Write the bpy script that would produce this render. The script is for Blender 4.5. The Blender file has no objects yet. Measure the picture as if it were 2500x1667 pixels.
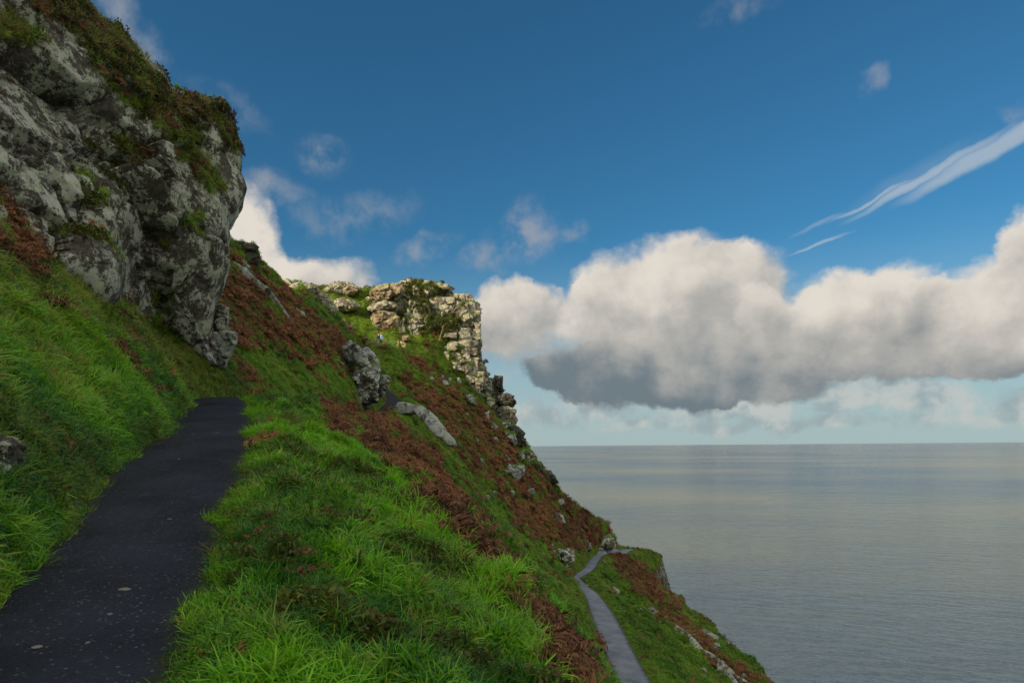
import bpy, bmesh, math, random
import numpy as np
from mathutils import Vector, Matrix

rng = np.random.RandomState(7)
random.seed(7)
sc = bpy.context.scene
COL = sc.collection

# ------------------------------------------------------------------ camera
F, CX, CY, ROLL = 1667.0, 1250.0, 1087.0, 0.008
cam_d = bpy.data.cameras.new('camera')
cam = bpy.data.objects.new('camera', cam_d)
COL.objects.link(cam)
cam_d.sensor_width = 36.0
cam_d.lens = 36.0 * F / 2500.0
cam_d.shift_y = (CY - 833.5) / 2500.0
cam_d.clip_start = 0.1
cam_d.clip_end = 120000.0
cam.location = (0, 0, 0)
cam.rotation_euler = (Matrix.Rotation(math.pi / 2, 4, 'X') @ Matrix.Rotation(-ROLL, 4, 'Z')).to_euler()
sc.camera = cam

def P(px, py, Y):
    """the place in the world seen at photo pixel (px, py) at distance Y ahead"""
    dx, dy = px - CX, py - CY
    return np.stack(np.broadcast_arrays((dx - ROLL * dy) / F * Y, Y * 1.0, -(dy + ROLL * dx) / F * Y), -1)

def pix(X, Y, Z):
    Yc = np.maximum(Y, 0.3)
    x, y = X / Yc * F, -Z / Yc * F
    return CX + x + ROLL * y, CY + y - ROLL * x

# ------------------------------------------------------------------ node helper
class NT:
    def __init__(s, tree):
        s.t = tree; s.n = tree.nodes; s.l = tree.links
        s.n.clear()
    def inp(s, sock, v):
        if v is None: return
        if isinstance(v, bpy.types.NodeSocket): s.l.new(v, sock)
        else:
            if sock.type == 'RGBA' and len(v) == 3: v = (*v, 1)
            sock.default_value = v
    def node(s, kind, props=None, ins=None, out=0):
        n = s.n.new(kind)
        for k, v in (props or {}).items(): setattr(n, k, v)
        for k, v in (ins or {}).items():
            s.inp(n.inputs[k], v)
        return n if out is None else n.outputs[out]
    def m(s, op, a, b=None, c=None, clamp=False):
        n = s.n.new('ShaderNodeMath'); n.operation = op; n.use_clamp = clamp
        s.inp(n.inputs[0], a)
        if b is not None: s.inp(n.inputs[1], b)
        if c is not None: s.inp(n.inputs[2], c)
        return n.outputs[0]
    def v(s, op, a, b=None, out=0, scale=None):
        n = s.n.new('ShaderNodeVectorMath'); n.operation = op
        s.inp(n.inputs[0], a)
        if b is not None: s.inp(n.inputs[1], b)
        if scale is not None: s.inp(n.inputs['Scale'], scale)
        return n.outputs[out]
    def mix(s, f, a, b, blend='MIX'):
        n = s.n.new('ShaderNodeMix'); n.data_type = 'RGBA'; n.blend_type = blend
        s.inp(n.inputs[0], f); s.inp(n.inputs[6], a); s.inp(n.inputs[7], b)
        return n.outputs[2]
    def noise(s, vec, scale, detail=4, rough=0.5, dist=0.0, out=0, lac=2.0):
        return s.node('ShaderNodeTexNoise', None, {'Vector': vec, 'Scale': scale, 'Detail': detail, 'Roughness': rough, 'Distortion': dist, 'Lacunarity': lac}, out)
    def voro(s, vec, scale, feature='F1', out=0, rnd=1.0):
        return s.node('ShaderNodeTexVoronoi', {'feature': feature}, {'Vector': vec, 'Scale': scale, 'Randomness': rnd}, out)
    def ramp(s, f, a, b, clamp=True, smooth=True):
        n = s.n.new('ShaderNodeMapRange'); n.clamp = clamp
        if smooth: n.interpolation_type = 'SMOOTHSTEP'
        s.inp(n.inputs['Value'], f); s.inp(n.inputs['From Min'], a); s.inp(n.inputs['From Max'], b)
        return n.outputs[0]
    def bump(s, h, strength=0.5, dist=0.02, nrm=None):
        return s.node('ShaderNodeBump', None, {'Strength': strength, 'Distance': dist, 'Height': h, 'Normal': nrm})
    def xyz(s, x, y, z):
        return s.node('ShaderNodeCombineXYZ', None, {0: x, 1: y, 2: z})

def material(name):
    m = bpy.data.materials.new(name); m.use_nodes = True
    nt = NT(m.node_tree)
    return m, nt

def principled(nt, col, rough=0.8, bump=None, spec=0.3, metal=0.0, trans=None):
    b = nt.node('ShaderNodeBsdfPrincipled', None, {'Base Color': col, 'Roughness': rough, 'Specular IOR Level': spec, 'Metallic': metal, 'Normal': bump})
    sh = b
    if trans is not None:
        t = nt.node('ShaderNodeBsdfTranslucent', None, {'Color': col})
        sh = nt.node('ShaderNodeMixShader', None, {0: trans, 1: b, 2: t})
    o = nt.n.new('ShaderNodeOutputMaterial'); nt.l.new(sh, o.inputs[0])

# ------------------------------------------------------------------ world: daylight sky with its clouds
SUN_AZ = math.radians(236)      # compass style: 0 = +Y (ahead), 90 = +X (sea side)
SUN_EL = math.radians(24)
w = bpy.data.worlds.new('World'); sc.world = w; w.use_nodes = True
nt = NT(w.node_tree)
skyn = nt.node('ShaderNodeTexSky', {'sky_type': 'NISHITA', 'sun_disc': False, 'sun_elevation': SUN_EL, 'sun_rotation': SUN_AZ,
                                    'altitude': 100.0, 'air_density': 1.0, 'dust_density': 0.4, 'ozone_density': 3.0}, None, 0)
SKY_STR = 0.12
tc = nt.node('ShaderNodeTexCoord', None, None, 'Generated')
d = nt.v('NORMALIZE', tc)
sx = nt.node('ShaderNodeSeparateXYZ', None, {0: d}, None)
az = nt.m('MULTIPLY', nt.m('ARCTAN2', sx.outputs[0], sx.outputs[1]), 57.2958)
el = nt.m('MULTIPLY', nt.m('ARCSINE', sx.outputs[2]), 57.2958)
flat = nt.xyz(az, el, 0.0)
wob = nt.noise(flat, 0.16, 6, 0.55, out=1)
wob = nt.v('MULTIPLY', nt.v('SUBTRACT', wob, (0.5, 0.5, 0.5)), (5.5, 3.6, 0.0))
wob2 = nt.v('MULTIPLY', nt.v('SUBTRACT', nt.noise(flat, 0.75, 5, 0.6, out=1), (0.5, 0.5, 0.5)), (1.5, 1.2, 0.0))
q = nt.v('ADD', nt.v('ADD', flat, wob), wob2)
def azel(px, py):
    a = math.atan((px - CX) / F)
    e = math.atan((CY - (py + ROLL * (px - CX))) / F * math.cos(a))
    return math.degrees(a), math.degrees(e)
DEG = math.degrees(1 / F)
def blob_sum(nt, q, blobs, shade=False):
    acc = bacc = None
    for b_ in blobs:
        (px, py, rx, ry, rot, wt) = b_[:6]
        a, e = azel(px, py)
        k = math.cos(math.radians(a))
        p = nt.v('SUBTRACT', q, (a, e, 0))
        if rot:
            p = nt.node('ShaderNodeVectorRotate', {'rotation_type': 'Z_AXIS'}, {'Vector': p, 'Angle': -math.radians(rot)})
        p = nt.v('MULTIPLY', p, (1 / (rx * DEG * k * k), 1 / (ry * DEG * k), 0))
        r2 = nt.v('DOT_PRODUCT', p, p, out=1)
        wgt = nt.m('MULTIPLY', nt.m('MAXIMUM', nt.m('SUBTRACT', 1.0, r2), 0.0), wt)
        if not shade:
            acc = wgt if acc is None else nt.m('MAXIMUM', acc, wgt)
            continue
        acc = wgt if acc is None else nt.m('ADD', acc, wgt)
        h = nt.m('MULTIPLY', nt.v('DOT_PRODUCT', p, (-.12, .38, 0), out=1), wgt)
        h = nt.m('MULTIPLY_ADD', wgt, b_[6], h)
        bacc = h if bacc is None else nt.m('ADD', bacc, h)
    return acc, bacc
cumulus = [
    (1620, 700, 250, 130, 0, 1.0, .85), (1790, 700, 170, 110, 0, .9, .80), (1530, 785, 185, 135, 0, 1.0, .74), (1700, 840, 230, 150, 0, .9, .45),
    (1850, 765, 75, 65, 0, .8, 1.1), (1890, 860, 190, 100, 0, .9, .40), (1460, 905, 180, 76, 0, 1.0, -.04), (1370, 915, 110, 45, -10, .8, -.10),
    (1610, 950, 270, 58, 0, 1.0, .05), (1850, 935, 270, 52, 0, .85, .36), (2130, 725, 210, 100, 0, 1.0, .92), (2030, 800, 160, 110, 0, .9, .9),
    (2250, 800, 270, 130, 0, .9, .52), (2450, 750, 230, 150, 0, 1.0, .95), (2420, 850, 260, 80, 0, .9, .7), (2200, 895, 400, 50, 0, .8, .42),
    (2590, 610, 150, 150, 0, 1.0, .8), (1270, 745, 130, 70, 0, .9, .8), (1320, 815, 75, 65, 0, .42, .7), (1210, 800, 110, 70, 0, .7, .62), (1230, 860, 140, 45, 0, .34, .55),
    (560, 665, 160, 215, 0, 1.0, 1.05), (730, 700, 200, 85, 12, .9, .9)]
soft = [
    (1280, 570, 120, 85, 20, .62), (1210, 625, 150, 60, 20, .50), (1390, 555, 70, 40, 0, .50), (1050, 605, 110, 40, 20, .50),
    (880, 520, 200, 75, 10, .42), (785, 380, 100, 50, 0, .46), (650, 480, 140, 60, 10, .52), (330, 60, 170, 60, -40, .50),
    (560, 250, 140, 50, -20, .36), (2145, 195, 60, 42, 20, .46), (1820, 20, 120, 35, 0, .36), (2490, 270, 80, 40, 0, .42),
    (1340, 1010, 260, 40, 0, 1.0), (1480, 975, 240, 44, 0, 1.0), (1800, 980, 330, 52, 0, 1.1), (2150, 975, 350, 50, 0, 1.1), (2430, 985, 260, 44, 0, 1.0),
    (2000, 1030, 900, 30, 0, .9), (1250, 900, 200, 40, 0, .45), (1330, 1040, 300, 16, 0, .45)]
dens, hs = blob_sum(nt, q, cumulus, True)
shade = nt.m('DIVIDE', hs, nt.m('MAXIMUM', dens, 0.02))
# unseen cloud outside the view, made thick and bright to light the ground
sep = nt.node('ShaderNodeSeparateXYZ', None, {0: d}, None)
dz = nt.m('ADD', nt.m('MAXIMUM', sep.outputs[2], 0.0), 0.22)
plane = nt.xyz(nt.m('DIVIDE', sep.outputs[0], dz), nt.m('DIVIDE', sep.outputs[1], dz), 0.0)
gen = nt.noise(plane, 0.95, 5, 0.5)
away = nt.ramp(nt.m('ABSOLUTE', az), 42.0, 60.0)
high = nt.ramp(el, 36.0, 48.0)
away = nt.m('MAXIMUM', away, high)
gen = nt.m('MULTIPLY', nt.ramp(gen, 0.33, 0.50), away)
shade = nt.mix(nt.m('MULTIPLY', away, 1.0), nt.xyz(shade, 0, 0), (0.95, 0, 0))
shade = nt.node('ShaderNodeSeparateXYZ', None, {0: shade}, 0)
dens = nt.m('MAXIMUM', dens, gen)
det = nt.noise(flat, 0.24, 9, 0.58)
# towards the sun's side: relief by the difference of two samples of the cloud's height
det2 = nt.noise(nt.v('ADD', flat, (-1.2, 1.6, 0.0)), 0.24, 6, 0.50)
dd = nt.m('ADD', dens, nt.m('MULTIPLY', nt.m('SUBTRACT', det, 0.5), nt.m('MULTIPLY', nt.m('MINIMUM', dens, 0.45), 2.6)))
alpha = nt.ramp(dd, 0.00, 0.58)
relief = nt.m('SUBTRACT', det, det2)
lit = nt.m('MULTIPLY_ADD', relief, 1.15, shade)
lit = nt.m('MULTIPLY_ADD', nt.m('SUBTRACT', det, .5), -0.3, lit)
lit = nt.m('MULTIPLY_ADD', nt.m('SUBTRACT', nt.noise(q, 0.55, 5, 0.55), .5), 0.22, lit)
lit = nt.ramp(lit, -0.15, 1.25)
ccol = nt.mix(lit, (0.160, 0.205, 0.235), (0.76, 0.70, 0.625))
ccol = nt.mix(nt.m('MULTIPLY', nt.m('SUBTRACT', 1.0, nt.m('ABSOLUTE', nt.m('MULTIPLY_ADD', lit, 2.0, -1.0))), .35), ccol, (0.38, 0.37, 0.34))
sden, _ = blob_sum(nt, q, soft)
sd = nt.m('MULTIPLY', sden, nt.ramp(nt.noise(flat, 0.33, 6, 0.58), 0.26, 0.70))
salpha = nt.m('MULTIPLY', nt.ramp(sd, 0.02, 0.60), 0.72)
# high streaks of ice cloud, feathered along their length
wq = nt.v('ADD', flat, nt.v('MULTIPLY', nt.v('SUBTRACT', nt.noise(flat, 0.35, 4, 0.5, out=1), (0.5, 0.5, 0.5)), (1.6, 0.8, 0.0)))
streaks = [(2440, 358, 330, 28, 23, 1.0), (2270, 430, 260, 15, 23, .9), (2140, 487, 150, 7, 21, .75), (2010, 545, 100, 8, 17, .42), (2010, 591, 110, 4.5, 13, .7), (2230, 440, 240, 40, 22, .30)]
st, _ = blob_sum(nt, wq, streaks)
fine = nt.node('ShaderNodeVectorRotate', {'rotation_type': 'Z_AXIS'}, {'Vector': wq, 'Angle': -math.radians(24)})
fib = nt.noise(nt.v('MULTIPLY', fine, (0.22, 1.3, 1.0)), 0.8, 5, 0.5)
stal = nt.m('MULTIPLY', nt.ramp(nt.m('MULTIPLY', st, nt.ramp(fib, -0.35, 0.62)), 0.0, 0.95), 0.66)
# sky colour: the Nishita sky, deepened
tint = nt.mix(1.0, skyn, (0.26, 0.64, 0.75), 'MULTIPLY')
base = nt.v('SCALE', tint, scale=SKY_STR)
base = nt.mix(nt.m('MULTIPLY', nt.ramp(el, 17.0, 0.0), 0.88), base, (0.40, 0.49, 0.50))
scol = nt.mix(nt.ramp(el, 10, 4), (0.36, 0.38, 0.42), nt.mix(nt.ramp(nt.m('ADD', relief, .5), .40, .60), (0.30, 0.37, 0.40), (0.56, 0.56, 0.53)))
c1 = nt.mix(salpha, base, scol)
c1 = nt.mix(stal, c1, (0.50, 0.56, 0.60))
glow = nt.m('MAXIMUM', nt.v('DOT_PRODUCT', d, (math.sin(SUN_AZ) * math.cos(SUN_EL), math.cos(SUN_AZ) * math.cos(SUN_EL), math.sin(SUN_EL)), out=1), 0.0)
ccol = nt.v('SCALE', ccol, scale=nt.m('MULTIPLY_ADD', glow, 0.8, 1.0))  # cloud brightened towards the sun, out of view, to lift the ground light
c2 = nt.mix(alpha, c1, ccol)
bg = nt.node('ShaderNodeBackground', None, {'Color': c2, 'Strength': 1.0})
o = nt.n.new('ShaderNodeOutputWorld'); nt.l.new(bg, o.inputs[0])
w.cycles.sampling_method = 'MANUAL'; w.cycles.sample_map_resolution = 512

sd_ = bpy.data.lights.new('sun', 'SUN'); sun = bpy.data.objects.new('sun', sd_); COL.objects.link(sun)
sd_.energy = 5.0; sd_.angle = math.radians(0.5); sd_.color = (1.0, 0.79, 0.52)
sv = Vector((math.sin(SUN_AZ) * math.cos(SUN_EL), math.cos(SUN_AZ) * math.cos(SUN_EL), math.sin(SUN_EL)))
sun.rotation_euler = sv.to_track_quat('Z', 'Y').to_euler()
sc.view_settings.view_transform = 'Standard'
sc.view_settings.look = 'None'
sc.view_settings.exposure = 0.0
sc.view_settings.gamma = 1.0
sc.view_settings.use_curve_mapping = False
sc.render.engine = 'CYCLES'
sc.cycles.max_bounces = 5
sc.cycles.diffuse_bounces = 3
sc.cycles.transparent_max_bounces = 4
sc.cycles.caustics_reflective = False
sc.cycles.caustics_refractive = False

# ------------------------------------------------------------------ numeric noise
def _h(i, j, k, s):
    n = (i.astype(np.int64) * 374761393 + j.astype(np.int64) * 668265263 + k.astype(np.int64) * 2147483647 + s * 1274126177) & 0xffffffff
    n = ((n ^ (n >> 13)) * 1274126177) & 0xffffffff
    n = ((n ^ (n >> 16)) * 2246822519) & 0xffffffff
    return ((n ^ (n >> 15)) & 0xffffff) / float(0xffffff)

def vnoise(p, seed=0):
    """value noise, -1..1"""
    i = np.floor(p).astype(np.int64); f = p - i
    u = f * f * f * (f * (f * 6 - 15) + 10)
    r = 0
    for a in (0, 1):
        wa = u[..., 0] if a else 1 - u[..., 0]
        for b in (0, 1):
            wb = u[..., 1] if b else 1 - u[..., 1]
            for c in (0, 1):
                wc = u[..., 2] if c else 1 - u[..., 2]
                r = r + wa * wb * wc * _h(i[..., 0] + a, i[..., 1] + b, i[..., 2] + c, seed)
    return r * 2 - 1

def fbm(p, oct=4, seed=0, gain=0.5):
    r = 0; a = 1; s = 0
    for o_ in range(oct):
        r = r + a * vnoise(p * (2.03 ** o_) + 17.3 * o_, seed + o_); s += a; a *= gain
    return r / s

def facet(p, seed=0, tilt=0.85, box=False):
    """fractured rock: every cell of a jittered grid is a tilted plane with its own step; returns the height and the crack closeness"""
    i = np.floor(p).astype(np.int64)
    best = np.full(p.shape[:-1], 9e9); sec = best.copy(); val = np.zeros(p.shape[:-1])
    for a in (-1, 0, 1):
        for b in (-1, 0, 1):
            for c in (-1, 0, 1):
                ii, jj, kk = i[..., 0] + a, i[..., 1] + b, i[..., 2] + c
                ox, oy, oz = _h(ii, jj, kk, seed), _h(ii, jj, kk, seed + 1), _h(ii, jj, kk, seed + 2)
                dx, dy, dz_ = p[..., 0] - ii - ox, p[..., 1] - jj - oy, p[..., 2] - kk - oz
                dist = np.maximum(np.maximum(np.abs(dx), np.abs(dy)), np.abs(dz_)) ** 2 if box else dx * dx + dy * dy + dz_ * dz_
                tx, ty, tz = _h(ii, jj, kk, seed + 3) - .5, _h(ii, jj, kk, seed + 4) - .5, _h(ii, jj, kk, seed + 5) - .5
                v_ = (dx * tx + dy * ty + dz_ * tz) * 2 * tilt + (_h(ii, jj, kk, seed + 6) - .5) * .75
                m_ = dist < best
                sec = np.where(m_, best, np.minimum(sec, dist))
                val = np.where(m_, v_, val); best = np.where(m_, dist, best)
    return val, np.sqrt(sec) - np.sqrt(best)

def ss(x, a, b):
    t = np.clip((x - a) / (b - a), 0, 1); return t * t * (3 - 2 * t)

# ------------------------------------------------------------------ object helpers
def tag(o, label=None, cat=None, group=None, kind=None):
    if label: o['label'] = label
    if cat: o['category'] = cat
    if group: o['group'] = group
    if kind: o['kind'] = kind
    return o

def mesh_np(name, V, Q, mat, smooth=True, attrs=None, tris=None):
    me = bpy.data.meshes.new(name)
    V = np.asarray(V, np.float32)
    nq = 0 if Q is None else len(Q); ntr = 0 if tris is None else len(tris)
    me.vertices.add(len(V)); me.vertices.foreach_set('co', V.ravel())
    loops = []; starts = []; k = 0
    if nq: loops.append(np.asarray(Q, np.int32).ravel()); starts.append(np.arange(nq, dtype=np.int32) * 4); k = nq * 4
    if ntr: loops.append(np.asarray(tris, np.int32).ravel()); starts.append(k + np.arange(ntr, dtype=np.int32) * 3); k += ntr * 3
    me.loops.add(k); me.loops.foreach_set('vertex_index', np.concatenate(loops))
    me.polygons.add(nq + ntr); me.polygons.foreach_set('loop_start', np.concatenate(starts))
    me.update(calc_edges=True); me.validate()
    if smooth: me.polygons.foreach_set('use_smooth', np.ones(len(me.polygons), bool))
    for an, av in (attrs or {}).items():
        a = me.attributes.new(an, 'FLOAT', 'POINT'); a.data.foreach_set('value', np.asarray(av, np.float32).ravel())
    if mat: me.materials.append(mat)
    return me

def obj(name, me, parent=None, loc=None):
    o = bpy.data.objects.new(name, me); COL.objects.link(o)
    if parent: o.parent = parent
    if loc is not None: o.location = loc
    return o

def gridq(nr, nc, wrap=False):
    r = np.arange(nr - 1)[:, None]; c = np.arange(nc if wrap else nc - 1)[None, :]
    c2 = (c + 1) % nc
    return np.stack([r * nc + c, r * nc + c2, (r + 1) * nc + c2, (r + 1) * nc + c], -1).reshape(-1, 4)

def empty(name, loc):
    o = bpy.data.objects.new(name, None); COL.objects.link(o); o.location = loc; o.empty_display_size = 0.3
    return o

# ------------------------------------------------------------------ the hillside as a loft of guide lines along Y
# columns: A valley behind ridge, R ridge, M, B bank, PL, PR upper path edges, V verge crest, S1, S2, S3, LL, LR lower path edges, C cliff edge, D, W water
GU = {
 -60: [(-95,-10),(-36,19),(-16,10),(-6,2.5),(0.5,-3.5),(2.3,-3.5),(4,-4.6),(7,-7.2),(9,-9),(10.5,-11),(12,-12.5),(14,-12.6),(26,-22),(34,-40),(90,-118)],
 -20: [(-90,-10),(-36,19),(-14,9),(-6,2.0),(-1.2,-3.0),(0.7,-3.0),(2.5,-4.0),(5,-6.2),(7,-8.2),(8.5,-10.4),(9,-12.4),(11,-12.5),(24,-22),(32,-40),(90,-118)],
 0:   [(-90,-10),(-34,19),(-12,8.4),(-6.4,2.0),(-2.7,-1.9),(-0.9,-1.9),(1.2,-2.6),(3.2,-4.6),(4.8,-7.0),(6,-9.6),(6.6,-12.2),(8.4,-12.3),(22.5,-21.5),(31,-40),(90,-118)],
 4:   [(-90,-10),(-34,19),(-12,8.3),(-6.6,1.9),(-3.65,-1.3),(-1.95,-1.3),(.75,-2.4),(2.3,-4.3),(4.4,-6.8),(5.5,-9.5),(6.3,-12.2),(8.1,-12.3),(22.4,-21.3),(31,-40),(90,-118)],
 6:   [(-90,-10),(-34,19),(-12,8.1),(-7.0,2.0),(-4.3,-1.0),(-2.6,-1.0),(.30,-2.12),(1.8,-4.1),(4.1,-6.6),(5.3,-9.4),(6.1,-12.2),(7.9,-12.3),(22.4,-21.2),(31,-40),(90,-118)],
 8.5: [(-90,-10),(-34,19),(-12.4,8.0),(-7.9,2.2),(-5.25,-.62),(-3.4,-.62),(-.15,-1.78),(1.25,-3.8),(3.7,-6.4),(5.0,-9.3),(6.0,-12.2),(7.8,-12.3),(22.3,-21.1),(31,-40),(90,-118)],
 11.2:[(-90,-10),(-33,19),(-13,8.0),(-8.9,2.3),(-6.45,-.22),(-4.36,-.22),(-.65,-1.7),(1.0,-3.8),(3.3,-6.3),(4.7,-9.2),(5.9,-12.2),(7.7,-12.3),(22.3,-21),(31,-40),(90,-118)],
 14:  [(-90,-10),(-32,19),(-13.8,8.2),(-10,3.2),(-7.3,.2),(-5.4,.2),(-1.6,-1.2),(.6,-3.4),(2.8,-6.1),(4.4,-9.1),(5.7,-12.2),(7.5,-12.3),(22.3,-21),(31,-40),(90,-118)],
 18:  [(-90,-10),(-31,19),(-15,9.0),(-11.8,4.5),(-8.85,.8),(-6.95,.8),(-3.24,-.46),(-.3,-3.2),(2.2,-6.1),(4,-9.1),(5.5,-12.2),(7.3,-12.3),(22.3,-20.9),(31,-40),(90,-118)],
 21:  [(-90,-10),(-30,19),(-16,9.6),(-12.7,4.8),(-9.9,1.25),(-8.0,1.25),(-5.1,.35),(-1.7,-2.7),(1.6,-6.0),(3.7,-9.1),(5.4,-12.2),(7.2,-12.3),(22.3,-20.9),(31,-40),(90,-118)],
 24.4:[(-90,-10),(-28,19),(-16.8,10),(-13.6,4.9),(-11.2,1.76),(-9.3,1.76),(-7.4,1.30),(-3.2,-2.0),(1.1,-5.9),(3.4,-9.1),(5.4,-12.2),(7.2,-12.3),(22.3,-20.8),(31,-40),(90,-118)],
 28:  [(-90,-10),(-26,18.5),(-17.2,10.3),(-13.2,4.7),(-10.8,1.65),(-8.9,1.65),(-7.5,1.35),(-3.6,-2.2),(.9,-6.4),(3.2,-9.4),(5.3,-12.2),(7.1,-12.3),(22.3,-20.8),(31,-40),(90,-118)],
 35:  [(-90,-10),(-24,18.0),(-17.2,10.5),(-13.2,4.6),(-10.5,1.4),(-8.7,1.4),(-7.6,1.0),(-4.0,-3),(.9,-7.6),(3.1,-10),(5.3,-12.2),(7.05,-12.3),(22.3,-20.7),(31,-40),(90,-118)],
 42:  [(-90,-10),(-22.5,16.5),(-17.6,11.4),(-13.4,5.2),(-10.7,1.7),(-9.0,1.7),(-7.9,1.3),(-4.3,-2.6),(.8,-7.8),(3.2,-10.2),(5.45,-12.3),(7.2,-12.4),(22.3,-20.7),(31,-40),(90,-118)],
 50:  [(-90,-12),(-21.0,15.2),(-18.5,13.4),(-13.9,6.4),(-11.2,2.2),(-9.6,2.2),(-8.6,1.9),(-4.6,-2.2),(.6,-7.9),(3.2,-10.4),(5.7,-12.45),(7.4,-12.55),(22.4,-20.9),(31,-40),(90,-118)],
 60:  [(-90,-14),(-20.3,14.4),(-18.2,12.6),(-14.2,6.9),(-12.3,2.9),(-10.9,2.9),(-10.1,2.7),(-5.4,-1.6),(.9,-8.0),(3.5,-10.8),(6.2,-13.05),(7.5,-13.15),(22.5,-21.1),(31,-40),(90,-118)],
 66:  [(-90,-14),(-20.8,15.2),(-18.4,12.9),(-14.7,7.2),(-12.2,4.15),(-10.8,4.15),(-10.0,3.9),(-5.5,-1.0),(1.0,-7.8),(3.7,-11.2),(6.2,-13.6),(7.3,-13.7),(22.6,-21.4),(31,-40),(90,-118)],
 72:  [(-90,-15),(-21.5,16.3),(-18.9,13.6),(-15.6,8.6),(-13.9,5.7),(-12.7,5.7),(-11.6,5.3),(-5.9,0.4),(1.2,-7.3),(4,-11.4),(6.2,-14.0),(7.1,-14.1),(22.8,-22),(31,-42),(90,-118)],
 76:  [(-90,-15),(-21.9,17.0),(-19.4,14.4),(-17.4,10.6),(-16.2,7.2),(-14.9,7.2),(-13.2,6.9),(-6.1,1.8),(1.7,-6.5),(4.6,-10.9),(7.1,-14.3),(8.2,-14.4),(23.4,-22.2),(31.5,-43),(90,-118)],
 80:  [(-90,-16),(-22.6,17.4),(-20.4,15.2),(-18.6,12),(-17.7,9.2),(-16.4,9.2),(-14.4,8.9),(-6.2,3.2),(2.2,-5.6),(5.2,-10.4),(8.2,-14.55),(9.4,-14.65),(24,-22.4),(32,-44),(90,-118)],
 88:  [(-90,-17),(-25,16.4),(-22.6,15.6),(-20.8,14.0),(-19.7,12.9),(-18.0,12.9),(-14.6,12.2),(-5.6,5.4),(4.0,-4.7),(6.8,-9.8),(9.6,-15.2),(10.9,-15.3),(24.2,-22.8),(32,-46),(90,-118)],
 92:  [(-90,-18),(-27,16.8),(-23.4,16.0),(-20.8,14.4),(-19.4,13.4),(-16.6,13.4),(-14.5,12.9),(-5.2,5.9),(4.8,-4.9),(7.9,-9.6),(10.4,-15.4),(11.7,-15.5),(24,-23),(32,-48),(90,-118)],
 97:  [(-90,-20),(-30,21.5),(-25,20.6),(-21,19.6),(-17.5,18.5),(-15.5,18),(-9.5,15.0),(-5.2,7.2),(5.6,-5.6),(9,-10.0),(11.6,-15.7),(12.8,-15.8),(23.8,-22.6),(32,-50),(90,-118)],
 102: [(-90,-22),(-31,23.6),(-27,23.6),(-21,23.2),(-17.5,22.5),(-15,21),(-8.5,16.5),(-3.6,8.6),(6.6,-7.0),(11.6,-10.9),(14.0,-14.8),(15.0,-16.2),(22.0,-21.8),(33,-52),(90,-118)],
 106: [(-90,-24),(-31,22.5),(-27,22.5),(-21,22),(-17.5,20),(-15,18),(-8.5,13),(-3.2,5.5),(7.4,-8.4),(14.8,-12.9),(16.3,-16.4),(17.6,-16.9),(22.4,-21.8),(34,-54),(90,-118)],
 111: [(-90,-30),(-26,16),(-22,16),(-20,15.6),(-17.5,14),(-15,12),(-8.5,6),(-2.5,1),(7.2,-11.5),(14,-16.0),(17.6,-17.1),(19.2,-17.2),(23.0,-21.2),(35,-56),(90,-118)],
 118: [(-90,-40),(-26,8),(-22,7),(-20,6),(-17.5,4),(-15,2),(-8.5,-3),(-2.5,-8),(7.2,-16),(15,-18.0),(20.0,-18.1),(21.6,-18.2),(25.6,-19.4),(36,-60),(90,-118)],
 124: [(-90,-60),(-26,-6),(-22,-8),(-20,-9),(-17.5,-11),(-15,-13),(-8.5,-16),(-2.5,-18),(7.2,-20),(15,-20.0),(20.6,-19.8),(22,-19.9),(24.8,-22.0),(36,-64),(90,-118)],
 132: [(-90,-90),(-26,-40),(-22,-42),(-20,-44),(-17.5,-46),(-15,-48),(-8.5,-50),(-2.5,-52),(7.2,-50),(15,-48),(20.6,-46),(22,-46),(24.8,-48),(36,-80),(90,-118)],
 150: [(-90,-118),(-26,-110),(-22,-110),(-20,-110),(-17.5,-110),(-15,-110),(-8.5,-112),(-2.5,-112),(7.2,-114),(15,-114),(20.6,-114),(22,-114),(24.8,-115),(36,-116),(90,-118)],
}
GY = np.array(sorted(GU)); GT = np.array([GU[y] for y in sorted(GU)], float)
iPL, iPR, iLL, iLR = 4, 5, 10, 11

def pchip_slopes(x, y):
    h = np.diff(x)[:, None]; dl = np.diff(y, axis=0) / h
    m = np.zeros_like(y)
    s = dl[:-1] * dl[1:] > 0
    w1 = 2 * h[1:] + h[:-1]; w2 = h[1:] + 2 * h[:-1]
    with np.errstate(divide='ignore', invalid='ignore'):
        hm = (w1 + w2) / (w1 / dl[:-1] + w2 / dl[1:])
    m[1:-1] = np.where(s, hm, 0); m[0] = dl[0]; m[-1] = dl[-1]
    return np.nan_to_num(m)
_Gf = GT.reshape(len(GY), -1); _Gm = pchip_slopes(GY, _Gf)
def guides(Y):
    Y = np.clip(np.asarray(Y, float), GY[0], GY[-1])
    k = np.clip(np.searchsorted(GY, Y) - 1, 0, len(GY) - 2)
    h = (GY[k + 1] - GY[k])[..., None]; t = ((Y - GY[k])[..., None]) / h
    a, b, ma, mb = _Gf[k], _Gf[k + 1], _Gm[k], _Gm[k + 1]
    r = (2*t**3 - 3*t**2 + 1) * a + (t**3 - 2*t**2 + t) * h * ma + (-2*t**3 + 3*t**2) * b + (t**3 - t**2) * h * mb
    r = r.reshape(Y.shape + (GT.shape[1], 2))
    wob = fbm(np.stack([Y * .55, Y * 0, Y * 0], -1), 3, 91) * 0.16
    wob2 = fbm(np.stack([Y * .55 + 40, Y * 0, Y * 0], -1), 3, 92) * 0.16
    fade = ss(Y, 95, 80)
    r[..., iPL, 0] += wob * fade; r[..., iPR, 0] += wob2 * fade
    return r

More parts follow.
